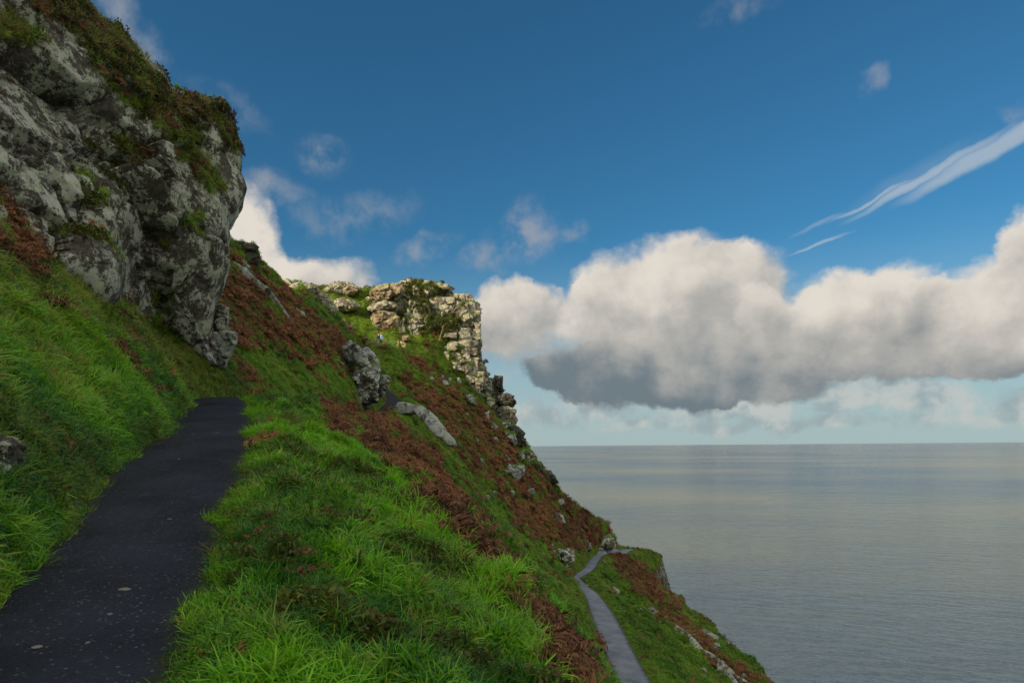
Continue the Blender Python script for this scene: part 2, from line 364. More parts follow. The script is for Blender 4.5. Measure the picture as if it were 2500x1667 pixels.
def mounds(x, y, cs, seed):
    i = np.floor(x / cs).astype(np.int64); j = np.floor(y / cs).astype(np.int64); best = np.full(x.shape, 9e9)
    for a in (-1, 0, 1):
        for b in (-1, 0, 1):
            ii, jj = i + a, j + b; z = ii * 0
            dx = x / cs - ii - _h(ii, jj, z, seed); dy = y / cs - jj - _h(ii, jj, z, seed + 1)
            best = np.minimum(best, dx * dx + dy * dy)
    return 1 - np.minimum(best * 1.6, 1)

def height(X, Y, detail=True):
    X = np.asarray(X, float); Y = np.asarray(Y, float)
    g = guides(Y)
    gx, gz = g[..., 0], g[..., 1]
    Z = gz[..., 0].copy()
    for i in range(gx.shape[-1] - 1):
        t = np.clip((X - gx[..., i]) / np.maximum(gx[..., i + 1] - gx[..., i], 1e-3), 0, 1)
        Z = np.where(X >= gx[..., i], gz[..., i] + (gz[..., i + 1] - gz[..., i]) * t, Z)
    # distance outside the two tarmac paths
    dU = np.maximum(gx[..., iPL] - X, X - gx[..., iPR]); dU = np.where(Y > 93, 3.0, dU)
    dL = np.maximum(gx[..., iLL] - X, X - gx[..., iLR]); dL = np.where(Y > 121, 3.0, dL)
    d_ = np.minimum(dU, dL)
    if detail:
        p = np.stack([X, Y, Z * .5], -1)
        m = ss(d_, 0.0, 1.4)
        far = ss(Y, 18, 60)
        n = fbm(p * 0.9, 4, 5) * (0.38 + .10 * far) + fbm(p * 0.22, 3, 15) * (0.30 + 0.9 * far) * ss(d_, .6, 5)
        Z = Z + n * m * np.where(Y > 96, .6, 1)
        wx_ = fbm(p * 1.1, 2, 45) * .5
        Z = Z + (mounds(X + wx_, Y - wx_, 1.15, 46) * .20 + mounds(X - wx_, Y + wx_, .55, 48) * .08) * ss(d_, 0.05, .8) * (1 + .8 * far)
        n2 = np.abs(fbm(p * 1.7, 3, 25)) * 0.34
        Z = Z + n2 * ss(d_, 0.05, .7)
        rock = ss(Z, -24, -34)
        Z = Z + rock * facet(p * .22, 3)[0] * 5
    Z = Z - 0.05 * ss(d_, 0.15, -0.05)
    return Z, d_

def hit(px, py, lo=3.0, hi=130.0):
    """first place where the ray through the pixel meets the hillside"""
    Ys = np.geomspace(lo, hi, 900)
    q_ = P(px, py, Ys)
    z, _ = height(q_[:, 0], Ys)
    below = q_[:, 2] < z
    if not below.any(): return None
    k = int(np.argmax(below))
    if k == 0: k = 1
    a = (q_[k - 1, 2] - z[k - 1]); b = (z[k] - q_[k, 2])
    t = a / max(a + b, 1e-6)
    return float(Ys[k - 1] + (Ys[k] - Ys[k - 1]) * t)

# ------------------------------------------------------------------ where bracken grows (areas given by the photo's outline of each patch)
def inpoly(x, y, poly):
    c = np.zeros(x.shape, bool); n = len(poly)
    for i in range(n):
        x1, y1 = poly[i]; x2, y2 = poly[(i + 1) % n]
        if y1 == y2: continue
        k = ((y1 > y) != (y2 > y)) & (x < (x2 - x1) * (y - y1) / (y2 - y1) + x1)
        c ^= k
    return c
BR = [
 [(530,620),(600,630),(700,720),(800,790),(850,840),(870,900),(855,925),(780,900),(720,880),(650,850),(560,850),(505,820),(520,740)],
 [(770,985),(880,985),(960,1020),(1060,1100),(1100,1180),(1160,1270),(1220,1380),(1300,1480),(1390,1600),(1420,1700),(1340,1700),(1290,1540),(1200,1420),(1100,1290),(950,1160),(860,1090),(800,1050)],
 [(960,905),(1000,925),(1110,960),(1180,1000),(1280,1120),(1360,1200),(1520,1300),(1500,1335),(1400,1345),(1330,1340),(1240,1260),(1180,1180),(1100,1060),(1030,985),(985,950)],
 [(1490,1345),(1560,1370),(1600,1400),(1640,1460),(1740,1590),(1900,1690),(1790,1667),(1620,1510),(1550,1440),(1500,1400)],
 [(-60,330),(100,470),(230,590),(330,690),(300,735),(120,640),(-60,590)],
 [(985,840),(1060,900),(1100,950),(1060,940),(1000,880)],
]
GREEN = [
 [(1150,1150),(1190,1160),(1260,1270),(1200,1250)],
]
def brown(X, Y, Z):
    px, py = pix(X, Y, Z)
    p = np.stack([X, Y, Z], -1)
    n1 = fbm(p * 0.55 + 3, 3, 31); n2 = fbm(p * 0.55 + 9, 3, 32); n3 = fbm(p * 1.3, 3, 33)
    wx, wy = px + n1 * 34, py + n2 * 26
    m = np.zeros(X.shape)
    for b in BR: m = np.maximum(m, inpoly(wx, wy, b).astype(float))
    m = np.where(Y < 5, 0, m)
    m = m * (n3 + .35 * n2 > np.where(Y < 32, -0.26, -0.16))
    extra = (n3 + n1 * .6 > 0.52) & (Y > 13)
    return np.maximum(m, extra * 0.8)

# ------------------------------------------------------------------ materials
def grass_soil():
    m, nt = material('turf')
    g = nt.node('ShaderNodeNewGeometry', None, None, 'Position')
    b = nt.node('ShaderNodeAttribute', {'attribute_name': 'brown'}, None, 'Fac')
    n = nt.noise(g, 1.7, 6, 0.65); n2 = nt.noise(g, 0.35, 4, 0.6)
    green = nt.mix(nt.ramp(n, .3, .7), (0.040, 0.095, 0.010), (0.12, 0.20, 0.016))
    green = nt.mix(nt.ramp(n2, .45, .7), green, (0.060, 0.070, 0.018))
    br = nt.mix(nt.ramp(n, .3, .7), (0.050, 0.026, 0.014), (0.12, 0.055, 0.028))
    c = nt.mix(b, green, br)
    rk = nt.node('ShaderNodeAttribute', {'attribute_name': 'rocky'}, None, 'Fac')
    rcol = nt.mix(nt.ramp(nt.noise(g, 2.2, 8, .7), .42, .62), (0.045, 0.045, 0.04), (0.30, 0.30, 0.28))
    c = nt.mix(nt.ramp(nt.m('ADD', rk, nt.m('MULTIPLY', nt.m('SUBTRACT', n, .5), .8)), .45, .6), c, rcol)
    principled(nt, c, 0.95, nt.bump(nt.noise(g, 6, 6, .7), 0.8, 0.12), 0.1)
    return m
def asphalt(pale):
    m, nt = material('tarmac_pale' if pale else 'tarmac')
    g = nt.node('ShaderNodeNewGeometry', None, None, 'Position')
    n = nt.noise(g, 0.9, 5, 0.6); f = nt.noise(g, 60, 3, 0.7)
    v = nt.voro(g, 42.0); vc = nt.voro(g, 42.0, out=1)
    rnd = nt.node('ShaderNodeSeparateColor', None, {0: vc}, 0)
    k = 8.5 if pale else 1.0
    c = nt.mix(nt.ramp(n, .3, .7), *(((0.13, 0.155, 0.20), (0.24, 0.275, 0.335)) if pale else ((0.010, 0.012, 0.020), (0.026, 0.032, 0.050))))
    c = nt.mix(nt.m('MULTIPLY', nt.ramp(rnd, .84, 1.0), nt.ramp(v, .6, .2)), c, (0.12, 0.13, 0.15))
    # grey stains of old grit, worn pale spots
    s = nt.ramp(nt.noise(g, 4.5, 5, .7), .61, .68)
    c = nt.mix(nt.m('MULTIPLY', s, .45), c, (0.075, 0.08, 0.088))
    e = nt.node('ShaderNodeAttribute', {'attribute_name': 'edge'}, None, 'Fac')
    moss = nt.ramp(nt.m('ADD', e, nt.m('MULTIPLY', nt.m('SUBTRACT', nt.noise(g, 5, 5, .7), .5), .9)), .72, 1.05)
    c = nt.mix(nt.m('MULTIPLY', moss, .85), c, (0.030, 0.040, 0.012))
    h = nt.m('ADD', nt.m('MULTIPLY', v, -1.0), nt.m('MULTIPLY', f, .6))
    principled(nt, c, nt.m('ADD', .42, nt.m('MULTIPLY', n, .3)), nt.bump(h, .9, .02), .10)
    return m
def rock_mat(name, dark, mid, pale, cover, warm=0.0, scale=1.0, moss=0.3):
    """lichen covered rock: dark stone, grey crust, pale lichen in patches and spots, black algae streaks"""
    m, nt = material(name)
    g = nt.node('ShaderNodeNewGeometry', None, None, None)
    pos = g.outputs['Position']
    wv = nt.v('ADD', pos, nt.v('MULTIPLY', nt.v('SUBTRACT', nt.noise(pos, 1.2 * scale, 4, .6, out=1), (.5, .5, .5)), (.9, .9, .9)))
    a = nt.noise(wv, 0.55 * scale, 8, .68)
    b = nt.noise(pos, 2.6 * scale, 8, .72)
    c = nt.noise(pos, 9.0 * scale, 6, .7)
    base = nt.mix(nt.ramp(b, .35, .68), dark, mid)
    base = nt.mix(nt.ramp(c, .35, .75), base, nt.mix(.6, base, mid))
    lm = nt.m('ADD', nt.m('MULTIPLY', a, .62), nt.m('ADD', nt.m('MULTIPLY', b, .25), nt.m('MULTIPLY', c, .16)))
    lich = nt.ramp(lm, .565 - cover * .10, .60 - cover * .09)
    pl = nt.mix(nt.ramp(nt.noise(pos, 1.6 * scale, 3, .5), .4, .65), pale, tuple(np.array(pale) * np.array((.86, .98, .74))))
    pl = nt.mix(nt.ramp(c, .58, .72), pl, dark)
    col = nt.mix(lich, base, pl)
    sp = nt.voro(pos, 7.0 * scale); spc = nt.node('ShaderNodeSeparateColor', None, {0: nt.voro(pos, 7.0 * scale, out=1)}, 0)
    dots = nt.m('MULTIPLY', nt.ramp(sp, .34, .22), nt.ramp(spc, .55, .60))
    dots = nt.m('MULTIPLY', dots, nt.ramp(a, .44, .50))
    col = nt.mix(nt.m('MULTIPLY', dots, .8), col, pale)
    algae = nt.ramp(nt.noise(nt.v('MULTIPLY', pos, (1, 1, .45)), 1.1 * scale, 6, .7), .55, .66)
    col = nt.mix(nt.m('MULTIPLY', algae, .75), col, tuple(x * .45 for x in dark))
    up = nt.node('ShaderNodeSeparateXYZ', None, {0: g.outputs['Normal']}, 2)
    mm = nt.m('MULTIPLY', nt.ramp(nt.m('ADD', up, nt.m('MULTIPLY', nt.m('SUBTRACT', b, .5), 1.6)), .62, .95), moss)
    col = nt.mix(mm, col, (0.045, 0.055, 0.014))
    if warm: col = nt.mix(warm, col, (1.0, 0.86, 0.66), 'MULTIPLY')  # sunlit warmth multiplied into the rock colour
    ck = nt.voro(nt.v('MULTIPLY', wv, (1, 1, 1.5)), 1.5 * scale, 'DISTANCE_TO_EDGE')
    ck2 = nt.voro(nt.v('MULTIPLY', wv, (1, 1, 2.2)), 4.5 * scale, 'DISTANCE_TO_EDGE')
    h = nt.m('ADD', nt.m('MULTIPLY', nt.noise(pos, 3.2 * scale, 10, .72), 1.2), nt.m('ADD', nt.m('MULTIPLY', nt.ramp(ck, 0, .05), .22), nt.m('MULTIPLY', nt.ramp(ck2, 0, .08), .16)))
    h = nt.m('ADD', h, nt.m('MULTIPLY', lich, .06))
    principled(nt, col, .86, nt.bump(h, .9, .16 / scale), .25)
    return m
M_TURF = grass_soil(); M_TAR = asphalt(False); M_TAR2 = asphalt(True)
M_CRAG = rock_mat('lichen_crag', (0.045, 0.043, 0.035), (0.17, 0.165, 0.13), (0.60, 0.64, 0.57), 0.63, 0, 2.6, .22)
M_PALE = rock_mat('pale_lichen_rock', (0.05, 0.048, 0.045), (0.20, 0.20, 0.19), (0.50, 0.54, 0.54), 1.15, 0, 1.4, .15)
M_OUT = rock_mat('streaked_lichen_rock', (0.05, 0.045, 0.04), (0.14, 0.13, 0.115), (0.62, 0.66, 0.64), 0.72, 0, 1.8, .2)
M_CAST = rock_mat('weathered_sandstone', (0.10, 0.095, 0.08), (0.30, 0.28, 0.23), (0.58, 0.56, 0.47), .75, .15, .9, .30)
M_DARK = rock_mat('dark_slabs', (0.05, 0.05, 0.045), (0.13, 0.125, 0.11), (0.28, 0.29, 0.27), 0.0, 0, .8, .3)
M_SUNLIT = rock_mat('sunlit_rock', (0.20, 0.16, 0.11), (0.42, 0.35, 0.25), (0.52, 0.46, 0.34), 0.8, .3, .8, .1)  # stone for the sunlit boulders, golden sun put into its colour

def blade_mat(name, c0, c1, c2, c3, rough=.45, trans=.3):
    """tint 0..1 goes from the first to the second colour, dry from those to straw"""
    m, nt = material(name)
    ti = nt.node('ShaderNodeAttribute', {'attribute_name': 'tint', 'attribute_type': 'INSTANCER'}, None, 'Fac')
    dr = nt.node('ShaderNodeAttribute', {'attribute_name': 'dry', 'attribute_type': 'INSTANCER'}, None, 'Fac')
    r = nt.node('ShaderNodeAttribute', {'attribute_name': 'r'}, None, 'Fac')
    t = nt.node('ShaderNodeAttribute', {'attribute_name': 't'}, None, 'Fac')
    k = nt.m('ADD', ti, nt.m('MULTIPLY', nt.m('SUBTRACT', r, .5), 1.1), clamp=True)
    c = nt.mix(k, c0, c1)
    dd_ = nt.m('ADD', dr, nt.m('MULTIPLY', nt.m('SUBTRACT', nt.m('FRACT', nt.m('MULTIPLY', r, 7.31)), .62), 1.1), clamp=True)
    c = nt.mix(dd_, c, nt.mix(nt.m('FRACT', nt.m('MULTIPLY', r, 3.7)), c2, c3))
    principled(nt, c, rough, None, .35, 0, trans)
    return m
M_GRASS = blade_mat('grass_blade', (0.020, 0.140, 0.012), (0.26, 0.65, 0.018), (0.46, 0.36, 0.10), (0.24, 0.14, 0.05), .33, .42)
M_BRACK = blade_mat('dead_bracken', (0.080, 0.034, 0.016), (0.39, 0.175, 0.070), (0.36, 0.23, 0.12), (0.07, 0.032, 0.020), .75, .2)
M_SHRUB = blade_mat('shrub_leaf', (0.03, 0.06, 0.010), (0.13, 0.16, 0.016), (0.11, 0.075, 0.02), (0.055, 0.03, 0.014), .6, .2)

# ------------------------------------------------------------------ sea
m, nt = material('sea_water')
g = nt.node('ShaderNodeNewGeometry', None, None, 'Position')
g2 = nt.v('MULTIPLY', g, (1.0, 1.0, 0.0))
rt = nt.node('ShaderNodeVectorRotate', {'rotation_type': 'Z_AXIS'}, {'Vector': g2, 'Angle': .5})
st_ = nt.v('MULTIPLY', rt, (.45, 1.0, 1.0))
w1 = nt.noise(st_, .11, 2, .45); w2 = nt.noise(st_, .030, 2, .5); w3 = nt.noise(nt.v('MULTIPLY', g2, (.35, .6, 1)), .0016, 4, .5); w4 = nt.noise(st_, .45, 2, .5)
h = nt.m('ADD', nt.m('MULTIPLY', w1, 8.0), nt.m('ADD', nt.m('MULTIPLY', w2, 12.0), nt.m('MULTIPLY', w4, 1.3)))
col = nt.mix(nt.ramp(w3, .30, .68), (0.006, 0.038, 0.100), (0.165, 0.175, 0.125))  # gold-green sunlit patches of sea put into the water colour
principled(nt, col, nt.m('ADD', .08, nt.m('MULTIPLY', w3, .12)), nt.bump(h, .9, 1.0), .5)
M_SEA = m
ys = np.concatenate([[-3000, -200], np.geomspace(20, 90000, 60)])
V = []
for yy in ys:
    for xx in np.linspace(-1, 1, 41): V.append((xx * (3500 + max(yy, 0) * 1.3), yy, -114.0))
sea = obj('sea', mesh_np('sea', V, gridq(len(ys), 41)[:, ::-1], M_SEA, False)); tag(sea, 'calm grey-blue sea reaching to the horizon', kind='structure')

# ------------------------------------------------------------------ terrain mesh
NY, NU = 620, 760
tY = np.concatenate([np.linspace(-60, 2, 60)[:-1], np.geomspace(2, 150, NY - 59)])
uu = np.linspace(-1, 1, NU)
us = uu * .80 + .9 * np.sign(uu) * np.abs(uu) ** 6
Yg = np.repeat(tY[:, None], NU, 1)
wd = 7 + np.clip(Yg, 0, None) * .98
Xg = us[None, :] * wd + 0.0
# far ends reach the valley behind and the water in front
Xg = Xg + np.sign(uu)[None, :] * (np.abs(uu)[None, :] ** 24) * 70
Xg = np.clip(Xg, -92, 92)
Zg, dpg = height(Xg, Yg)
br = brown(Xg, Yg, Zg)
gz_y, gz_x = np.gradient(Zg)
slope = np.abs(gz_x / np.maximum(np.abs(np.gradient(Xg, axis=1)), 1e-3))
rocky = np.clip(ss(slope, 2.4, 3.6) * ss(Yg, 20, 35) + ss(Zg, -24, -27), 0, 1)
Vt = np.stack([Xg, Yg, Zg], -1).reshape(-1, 3)
hill = obj('hillside', mesh_np('hillside', Vt, gridq(len(tY), NU), M_TURF, True, {'brown': br.ravel(), 'rocky': rocky.ravel()}))
tag(hill, 'steep grassy sea cliff hillside', kind='structure')

def path_mesh(name, y0, y1, il, ir, mat, n=500, lab=''):
    Yp = np.geomspace(y0 + 70, y1 + 70, n) - 70
    g = guides(Yp); nc = 26
    s = np.linspace(-.03, 1.03, nc)[None, :]
    xl, xr = g[:, il, 0][:, None], g[:, ir, 0][:, None]
    zl, zr = g[:, il, 1][:, None], g[:, ir, 1][:, None]
    X = xl + (xr - xl) * s; Z = zl + (zr - zl) * s + 0.035 * (1 - (2 * s - 1) ** 2)
    Yv = np.repeat(Yp[:, None], nc, 1)
    Z = Z + fbm(np.stack([X * 1.3, Yv * 1.3, Z * 0], -1), 3, 71) * .02
    edge = np.abs(2 * s - 1) * np.ones_like(X)
    o = obj(name, mesh_np(name, np.stack([X, Yv, Z], -1).reshape(-1, 3), gridq(n, nc), mat, True, {'edge': edge.ravel()}))
    return tag(o, lab, kind='structure')
path_mesh('path', -40, 90, iPL, iPR, M_TAR, 700, 'dark tarmac footpath climbing along the hillside')
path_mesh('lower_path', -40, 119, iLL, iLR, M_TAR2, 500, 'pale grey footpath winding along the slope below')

# ------------------------------------------------------------------ rocks
def rock_body(name, outline, depth, bulge, thick, mat, cells=((1.4, .5), (.45, .16)), nth=96, nr=26, seed=0, back=(-.35, .9, 0), lean=0.0, strat=(1, 1, 1.6), center=None, pw=.28, tiltdeg=16, planes=14, cut=(.80, .97)):
    """a closed boulder: the outline seen from the path, a bulging fractured front and a rounded back of real thickness"""
    pts = np.array(outline, float)
    c = pts.mean(0) if center is None else np.array(center, float)
    dvec = pts - c; ang = np.arctan2(dvec[:, 1], dvec[:, 0])
    # dense closed outline, resampled by arc length
    cl = np.vstack([pts, pts[:1]]); L = np.concatenate([[0], np.cumsum(np.hypot(*np.diff(cl, axis=0).T))])
    s = np.linspace(0, L[-1], nth, endpoint=False)
    ox = np.interp(s, L, cl[:, 0]); oy = np.interp(s, L, cl[:, 1])
    size = L[-1] / 3.6
    per = np.stack([np.cos(s / L[-1] * 6.2832), np.sin(s / L[-1] * 6.2832), s * 0 + seed], -1)
    j = fbm(per * 3.2, 4, seed + 5, .62) * size * .05
    if planes > 6: ox, oy = c[0] + (ox - c[0]) * 1.07, c[1] + (oy - c[1]) * 1.07
    ox, oy = ox + j * (ox - c[0]) / size * 2, oy + j * (oy - c[1]) / size * 2
    rr = np.sin(np.linspace(0, 1, nr) * math.pi / 2)
    px = c[0] + (ox - c[0])[None] * rr[:, None]; py = c[1] + (oy - c[1])[None] * rr[:, None]
    D = depth(px, py) if callable(depth) else np.full(px.shape, float(depth))
    D = D + lean * (c[1] - py)
    base = P(px, py, D)
    # the outline's true scale in metres
    prof = np.maximum(1 - rr ** 2, 0) ** pw
    ray = base / np.linalg.norm(base, axis=-1, keepdims=True)
    front = base - ray * (bulge * prof)[:, None, None]
    bk = np.array(back, float); bk /= np.linalg.norm(bk)
    backv = base + bk * (thick * prof)[:, None, None]
    A = np.concatenate([front, backv[::-1][1:]], 0)
    st = np.array(strat)
    pr_ = np.random.RandomState(seed + 900); mid = A.reshape(-1, 3).mean(0); ext = A.reshape(-1, 3).std(0) + 1e-6
    for _ in range(planes):
        pn = pr_.normal(size=3); pn[1] = -abs(pn[1]) * 1.3; pn /= np.linalg.norm(pn); pn = pn / ext; pn /= np.linalg.norm(pn)
        dt = ((A - mid) * pn).sum(-1); lim = dt.max() * pr_.uniform(*cut)
        A = A - pn * np.maximum(dt - lim, 0)[..., None] * .96
    cen = A.reshape(-1, 3).mean(0)
    n_ = A - base[0].mean(0); n_ = n_ / np.maximum(np.linalg.norm(n_, axis=-1, keepdims=True), 1e-6)
    # surface normals by finite differences
    du = np.roll(A, -1, 1) - np.roll(A, 1, 1); dv = np.gradient(A, axis=0)
    nn = np.cross(du, dv); ln = np.linalg.norm(nn, axis=-1, keepdims=True)
    nn = np.where(ln > 1e-9, nn / np.maximum(ln, 1e-9), -ray[0, 0])
    if (nn[nr // 2] * ray[nr // 2]).sum(-1).mean() > 0: nn = -nn
    tot = 0
    cells = (*cells[:-1], (cells[-1][0], cells[-1][1] * .6))
    warp = np.stack([fbm(A * .8, 2, seed + 50), fbm(A * .8 + 5, 2, seed + 51), fbm(A * .8 + 9, 2, seed + 52)], -1)
    dip = np.array(Matrix.Rotation(math.radians(tiltdeg), 3, 'Y') @ Matrix.Rotation(math.radians(18), 3, 'Z'))
    for (cs, am) in cells:
        v_, e_ = facet(((A + warp * cs * .12) @ dip.T) * st / cs + seed * 3.1, seed + int(cs * 100), box=True)
        tot = tot + v_ * am - am * .40 * ss(e_, .07, 0)
    tot = tot + fbm(A * 2.2, 4, seed + 9) * cells[-1][1] * .6
    tot = tot - tot.mean() * .5
    edgefade = np.concatenate([1 - .55 * rr ** 6, (1 - .55 * rr ** 6)[::-1][1:]])[:, None]
    A = A + nn * (tot * edgefade)[..., None]
    A[0] = A[0].mean(0); A[-1] = A[-1].mean(0)
    org = np.array([cen[0], cen[1], A[..., 2].min()])
    me = mesh_np(name, (A - org).reshape(-1, 3), gridq(len(A), nth, True)[:, ::-1], mat, False)
    return me, org, A, nn

ROCKS = []
def rock(name, label, outline, depth, bulge, thick, mat, cat='rock', group=None, parent=None, **kw):
    me, org, A, nn = rock_body(name, outline, depth, bulge, thick, mat, **kw)
    if parent is None:
        o = obj(name, me, None, org); tag(o, label, cat, group)
    else:
        o = obj(name, me, parent, Vector(org) - parent.location)
        if label: o['label'] = label
    ROCKS.append((o, A, nn))
    return o

def ribbon(name, label, line, width, thick, mat, seed=0, sink=.3, cat='rock', group=None, n=70, m_=18):
    """a long rib of rock lying along a line of points (px, py, distance)"""
    pts = np.array([P(a, b, c) for a, b, c in line])
    L = np.concatenate([[0], np.cumsum(np.linalg.norm(np.diff(pts, axis=0), axis=1))])
    s = np.linspace(0, L[-1], n)
    c = np.stack([np.interp(s, L, pts[:, i]) for i in range(3)], -1)
    k = np.array([1, 2, 3, 2, 1.]); k /= k.sum()
    for i in range(3): c[2:-2, i] = np.convolve(c[:, i], k, 'valid')
    t = np.gradient(c, axis=0); t /= np.linalg.norm(t, axis=1, keepdims=True)
    view = c / np.linalg.norm(c, axis=1, keepdims=True)
    side = np.cross(t, view); side /= np.linalg.norm(side, axis=1, keepdims=True)
    nrm = np.cross(side, t)
    prof = np.clip(np.minimum(s, L[-1] - s) / (L[-1] * .08), 0.12, 1) ** .5
    wv = prof * (1 + .22 * vnoise(np.stack([s * .9, s * 0 + seed, s * 0], -1), seed)) * width / 2
    th = np.linspace(0, 2 * math.pi, m_, endpoint=False)
    ca, sa = np.cos(th), np.sin(th)
    sq = lambda v_: np.sign(v_) * np.abs(v_) ** .35
    A = c[:, None] + side[:, None] * (sq(ca)[None] * wv[:, None])[..., None] + nrm[:, None] * (sq(sa)[None] * (prof * thick / 2)[:, None])[..., None]
    out = A - c[:, None]; out /= np.maximum(np.linalg.norm(out, axis=-1, keepdims=True), 1e-6)
    v_, e_ = facet(A / (width * 1.9) + seed, seed); v2, _ = facet(A / (width * .45) + seed, seed + 3)
    A = A + out * ((v_ * .15 + v2 * .06) * width)[..., None]
    A = np.concatenate([c[:1, None].repeat(m_, 1), A, c[-1:, None].repeat(m_, 1)], 0)
    org = A.reshape(-1, 3).mean(0)
    o = obj(name, mesh_np(name, (A - org).reshape(-1, 3), gridq(len(A), m_, True), mat, False), None, org)
    return tag(o, label, cat, group)

def lump(cx, cy, rx, ry, rot=0, n=9, seed=0, jag=.22):
    r_ = random.Random(seed * 13 + int(cx)); pts = []
    for i in range(n):
        a = i / n * 6.2832 + r_.uniform(-.2, .2); k = 1 + r_.uniform(-jag, jag)
        x, y = math.cos(a) * rx * k, math.sin(a) * ry * k
        cr, sr = math.cos(math.radians(rot)), math.sin(math.radians(rot))
        pts.append((cx + x * cr - y * sr, cy + x * sr + y * cr))
    return pts

# the big crag beside the path
_fx = np.array([-250, -100, 20, 120, 220, 330, 410, 470, 515, 555]); _fy = np.array([560, 590, 610, 650, 725, 785, 815, 855, 885, 885])
_fh = np.array([hit(a, b + 4) or 20 for a, b in zip(_fx, _fy)])
print('foot of crag', [round(float(v_), 1) for v_ in _fh])
def crag_depth(px, py):
    b0 = crag_depth0(px, py); fy = np.interp(px, _fx, _fy)
    return b0 + np.clip(np.interp(px, _fx, _fh) + .3 - b0, -1.5, 3.5) * ss(py, fy - 420, fy - 20)
def crag_depth0(px, py):
    return 17.2 + np.clip(px, -250, 640) / 590 * 9.5 + np.clip((560 - py), -300, 700) * .0035
crag = rock('crag', 'huge dark overhanging crag blotched with white lichen above the tarmac path',
     [(-260,-240),(-40,-200),(110,-95),(190,0),(255,65),(330,130),(385,180),(415,225),(455,250),(500,247),(540,262),(562,300),(580,345),(592,375),(590,420),(597,460),(584,512),(566,535),(560,600),(552,650),(538,700),(522,742),(535,790),(556,835),(552,872),(534,890),(508,872),(462,842),(410,800),(330,780),(220,720),(120,640),(-20,600),(-240,520)],
     crag_depth, 1.1, 5.5, M_CRAG, 'crag', cells=((4.6, 1.0), (2.0, .27), (.7, .07)), nth=560, nr=190, seed=11, tiltdeg=32, planes=0, center=(240, 380), strat=(1, .62, 1.0), pw=.32)
rock('crag_block', 'upper narrow lichen block tucked under the foot of the huge crag', [(498,745),(555,745),(560,780),(556,812),(520,812),(500,790)], 27.4, .5, 1.6, M_CRAG, cat='rock', cells=((.8,.25),(.25,.08)), seed=12)
rock('crag_block', 'white spotted block standing nearest the grass bank under the crag', [(410,775),(450,765),(475,768),(488,800),(505,835),(528,862),(525,892),(500,872),(460,850),(425,825)], (hit(505, 880) or 26) - .2, .5, 1.6, M_PALE, cells=((.9,.3),(.25,.08)), seed=13)
rock('crag_block', 'wedge of pale lichen rock pointing down at the grass, lowest under the crag', [(508,822),(540,805),(578,812),(574,840),(560,862),(548,890),(530,898),(512,870)], (hit(535, 896) or 27) - .2, .5, 1.5, M_PALE, cells=((.7,.22),(.22,.07)), seed=14)
rock('boulder', 'small pale boulder half buried in bracken on the upper left bank', [(138,492),(165,488),(185,505),(186,545),(165,556),(150,530)], 19.0, .3, .8, M_PALE, cat='boulder', cells=((.5,.12),(.2,.04)), seed=15)
rock('boulder', 'dark wet boulder in the grass bank at the left edge beside the path', [(-40,1060),(10,1068),(27,1088),(22,1140),(8,1172),(-40,1165)], (hit(5, 1165) or 8) - .08, .25, .6, M_CRAG, cat='boulder', cells=((.4,.1),(.15,.03)), seed=16)

# rocks along the left skyline
sk = 'skyline rocks between the crag and the castle rock'
rock('ledge_slab', 'flat overhanging slab jutting against the sky just right of the crag', [(560,586),(592,592),(632,598),(630,614),(600,610),(565,606)], 47.5, .5, 2, M_DARK, 'rock', sk, cells=((1.,.2),(.3,.06)), seed=21)
rock('ledge_block', 'jagged block carrying the flat overhanging slab on the skyline', [(588,610),(620,613),(634,620),(626,645),(610,655),(585,640)], 47.8, .5, 2, M_DARK, 'rock', sk, cells=((.8,.3),(.3,.08)), seed=22)
rock('boulder', 'pale leaning boulder above the long white rock rib', [(582,625),(594,630),(606,655),(618,672),(606,674),(588,650)], 45.5, .4, 1.2, M_PALE, 'rock', sk, cells=((.8,.2),(.3,.06)), seed=23)
ribbon('rock_rib', 'long thin white rib of rock running down through the rust bracken', [(552,632,43),(580,655,43.5),(614,680,44.5),(650,712,46),(680,745,47.5),(704,782,48),(728,822,49)], .5, .6, M_PALE, seed=3)
rock('boulder', 'pale flat boulder just right of the long white rib', [(688,742),(702,732),(722,750),(742,765),(738,780),(716,778),(694,765)], 52, .5, 1.4, M_PALE, 'rock', sk, cells=((.9,.3),(.3,.08)), seed=24)
rock('boulder', 'small split boulder on the green shoulder above the white rib', lump(722,738,14,10,20,seed=4), 57, .4, 1.1, M_PALE, 'rock', sk, cells=((.7,.2),(.3,.06)), seed=25)
rock('outcrop', 'dark broken outcrop stepping down left of the sunlit terrace', [(722,712),(745,700),(775,705),(800,722),(818,745),(822,775),(808,800),(788,788),(765,760),(735,735)], 74, 1.0, 2.5, M_CAST, 'rock', sk, cells=((1.5,.6),(.5,.18)), seed=26)
rock('boulder', 'lowest dark stone beneath the white rib in bracken', lump(731,790,12,6,20,seed=5), 50, .3, .9, M_DARK, 'rock', sk, cells=((.6,.15),(.2,.05)), seed=27)
rock('outcrop', 'low mossy skyline outcrop left of the rounded top boulder', [(660,688),(700,682),(745,690),(770,700),(772,722),(730,722),(680,706)], 72, .8, 2.5, M_CAST, 'rock', sk, cells=((1.4,.5),(.5,.15)), seed=28)
rock('boulder', 'thin pale stone lying in bracken left of the path outcrop', [(808,866),(818,872),(838,886),(836,890),(820,882)], 54, .2, .6, M_PALE, 'rock', cells=((.5,.1),(.2,.04)), seed=29)

